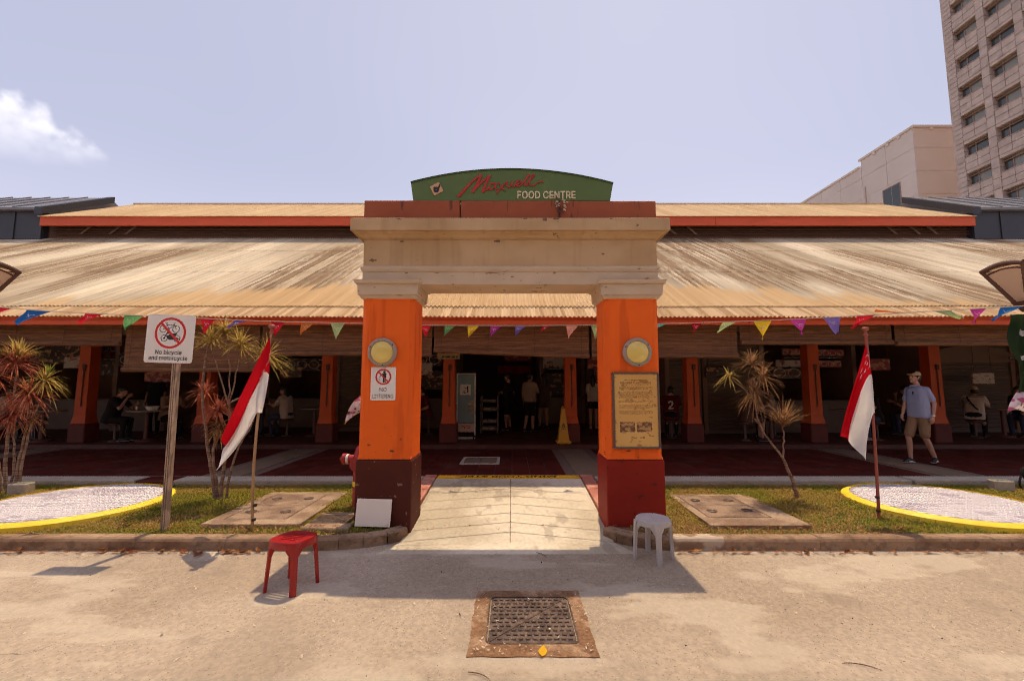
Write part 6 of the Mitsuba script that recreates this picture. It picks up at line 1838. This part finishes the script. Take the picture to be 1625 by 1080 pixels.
edge_w = 1.0
for fl in range(12):
    z0 = FZ + fl * FH
    for q in range(6):
        panel(TY1 - edge_w, TY1, z0 + q * FH / 6, z0 + (q + 1) * FH / 6)
    for bay in range(3):
        yb = TY1 - edge_w - bay * BAY
        ya = yb - WIN
        for r_ in range(2):                                          # spandrel
            for q in range(2):
                panel(ya + q * WIN / 2, ya + (q + 1) * WIN / 2, z0 + r_ * .78, z0 + (r_ + 1) * .78)
        panel(ya, yb, z0 + 3.08, z0 + FH)
        for q in range(3):                                           # pier
            panel(ya - (BAY - WIN), ya, z0 + q * FH / 3, z0 + (q + 1) * FH / 3, .03)
        w = put('window', [box(TX + .38, TX + .46, ya, ya + .08, z0 + 1.58, z0 + 3.06), box(TX + .38, TX + .46, yb - .08, yb, z0 + 1.58, z0 + 3.06), box(TX + .38, TX + .46, ya + .08, yb - .08, z0 + 1.58, z0 + 1.66), box(TX + .38, TX + .46, ya + .08, yb - .08, z0 + 2.98, z0 + 3.06),
                           box(TX + .34, TX + .46, ya + .62 * WIN, ya + .66 * WIN, z0 + 1.66, z0 + 2.98)], 'm_tower_frame', tower)
        put('pane', box(TX + .40, TX + .42, ya + .08, ya + .62 * WIN, z0 + 1.66, z0 + 2.98), 'm_window_pale' if (fl * 7 + bay * 3) % 3 else 'm_dark_glass', w)
        put('pane', box(TX + .40, TX + .42, ya + .66 * WIN, yb - .08, z0 + 1.66, z0 + 2.98), 'm_dark_glass', w)
        put('sun_shade', [box(TX + .12, TX + .36, ya + .05, yb - .05, z0 + 2.70, z0 + 2.76, .01)], 'm_tower_frame', w)
        put('sill', box(TX - .12, TX + .36, ya - .02, yb + .02, z0 + 1.56, z0 + 1.60), 'm_tower_stone', w)
if restp:
    tag(put('outer_panels', restp, 'm_tower_stone', tower), kind='stuff')

annex = thing('low_building', 'pale beige building with a flat roof in front of the sky left of the tower', 'building')
AX, AY_ = 56.2, 60.0
AZ = 37.7
put('side_wall', box(AX, AX + .4, AY_ + .01, AY_ + 9.0, 0, AZ - .4), 'm_annex', annex)
put('side_wall', box(AX, AX + .4, AY_ + 9.01, 140, 0, AZ - 1.5), 'm_annex', annex)
put('front_wall', box(AX + .005, AX + 30, AY_ - .4, AY_, 0, AZ - .4), 'm_annex', annex)
STEP = AY_ - .40 + 2 * 4.7
put('roof_coping', box(AX - .25, AX + 30, AY_ - .65, STEP + .3, AZ - .4, AZ - .05, .03), 'm_annex', annex)
put('roof_coping', box(AX - .25, AX + 30, STEP + .31, 140, AZ - 1.5, AZ - 1.15, .03), 'm_annex', annex)
for z0, z1 in ((AZ - 3.25, AZ - .42), (AZ - 6.6, AZ - 3.30), (AZ - 10.0, AZ - 6.65), (AZ - 13.4, AZ - 10.05), (AZ - 17, AZ - 13.45)):
    for y0 in np.arange(AY_ - .40, 125, 4.7):
        put('side_panel', box(AX - .06, AX, y0 + .03, y0 + 4.67, z0, z1 if y0 < STEP - .1 else min(z1, AZ - 1.52), .015), 'm_annex', annex)
    for i in range(3):
        put('front_panel', box(AX - .055 + i * 6, AX + 5.95 + i * 6, AY_ - .46, AY_ - .405, z0, z1, .015), 'm_annex', annex)
for (y0, y1, z0, z1) in ((62.2, 65.3, AZ - 10.6, AZ - 7.0), (71.5, 78.0, AZ - 9.6, AZ - 7.4), (79.5, 88, AZ - 9.6, AZ - 7.4), (90, 100, AZ - 9.6, AZ - 7.4)):
    w = put('window', [box(AX - .12, AX - .02, y0, y1, z1 - .15, z1), box(AX - .12, AX - .02, y0, y1, z0, z0 + .15), box(AX - .12, AX - .02, y0, y0 + .15, z0 + .15, z1 - .15), box(AX - .12, AX - .02, y1 - .15, y1, z0 + .15, z1 - .15)], 'm_tower_frame', annex)
    n = 2 if y1 - y0 < 4 else 3
    for i in range(n):
        a = y0 + .15 + (y1 - y0 - .3) * i / n
        put('pane', box(AX - .09, AX - .061, a + .04, a + (y1 - y0 - .3) / n - .04, z0 + .15, z1 - .15), 'm_dark_glass', w)
put('drain_pipe', tube([(AX - .25, 68.6, 0), (AX - .25, 68.6, AZ - 5.2), (AX - .1, 68.6, AZ - 4.9)], .22, 10), 'm_annex', annex)
for y0 in (61.5, 63.5, 66):
    put('eave_bracket', box(AX - .24, AX - .07, y0, y0 + .5, AZ - .75, AZ - .41), 'm_annex', annex)
for x0 in (2.2, 6.2):
    put('eave_bracket', box(AX + x0, AX + x0 + .45, AY_ - .64, AY_ - .47, AZ - .75, AZ - .41), 'm_annex', annex)

# ================================================================ ACROSS THE ROAD (unseen houses added to shut the low sky off from the hall)
mat('m_added_shophouse', proc(lambda p, n, uv: mix((0.34, 0.23, 0.145), (0.42, 0.30, 0.20), fbm(p.x * .4, p.y, p.z * .4, 3))), 0.8)
mat('m_clay_roof', (0.24, 0.10, 0.06), 0.8)
WALLH = mikit.ply(box(0.01, 11.99, -6, 0, -.05, 8.6), 'm_added_shophouse')
ROOFH = mikit.ply(hull([(x, y, z) for x in (0, 12) for y, z in ((.35, 8.55), (.35, 8.7), (-3, 10.6), (-6.3, 8.55))]), 'm_clay_roof')
WIN = mikit.ply(box(-.55, .55, -.02, .06, 0, 1.9, .02), 'm_dark_wood')
SHOP = mikit.ply(box(-2.3, 2.3, -.02, .08, 0, 2.7, .02), 'm_dark_wood')
for i, w in enumerate(('at the far left end of the row', 'second from the left end of the row', 'left of the middle of the row', 'right of the middle of the row', 'second from the right end of the row', 'at the far right end of the row')):
    k = thing('shophouse', 'unseen ochre house added across the road to block low sky, ' + w, 'building', 'added houses across the road')
    x0 = -36 + 12 * i
    put('wall', WALLH, None, k, to_world=T().translate([x0, -15.0, 0]))
    put('roof', ROOFH, None, k, to_world=T().translate([x0, -15.0, 0]))
    for a in (1.3, 3.2, 5.1, 6.9, 8.8, 10.7):
        put('window', WIN, None, k, to_world=T().translate([x0 + a, -15.0, 5.2]))
    for a in (3.0, 9.0):
        put('shop_front', SHOP, None, k, to_world=T().translate([x0 + a, -15.0, .1]))
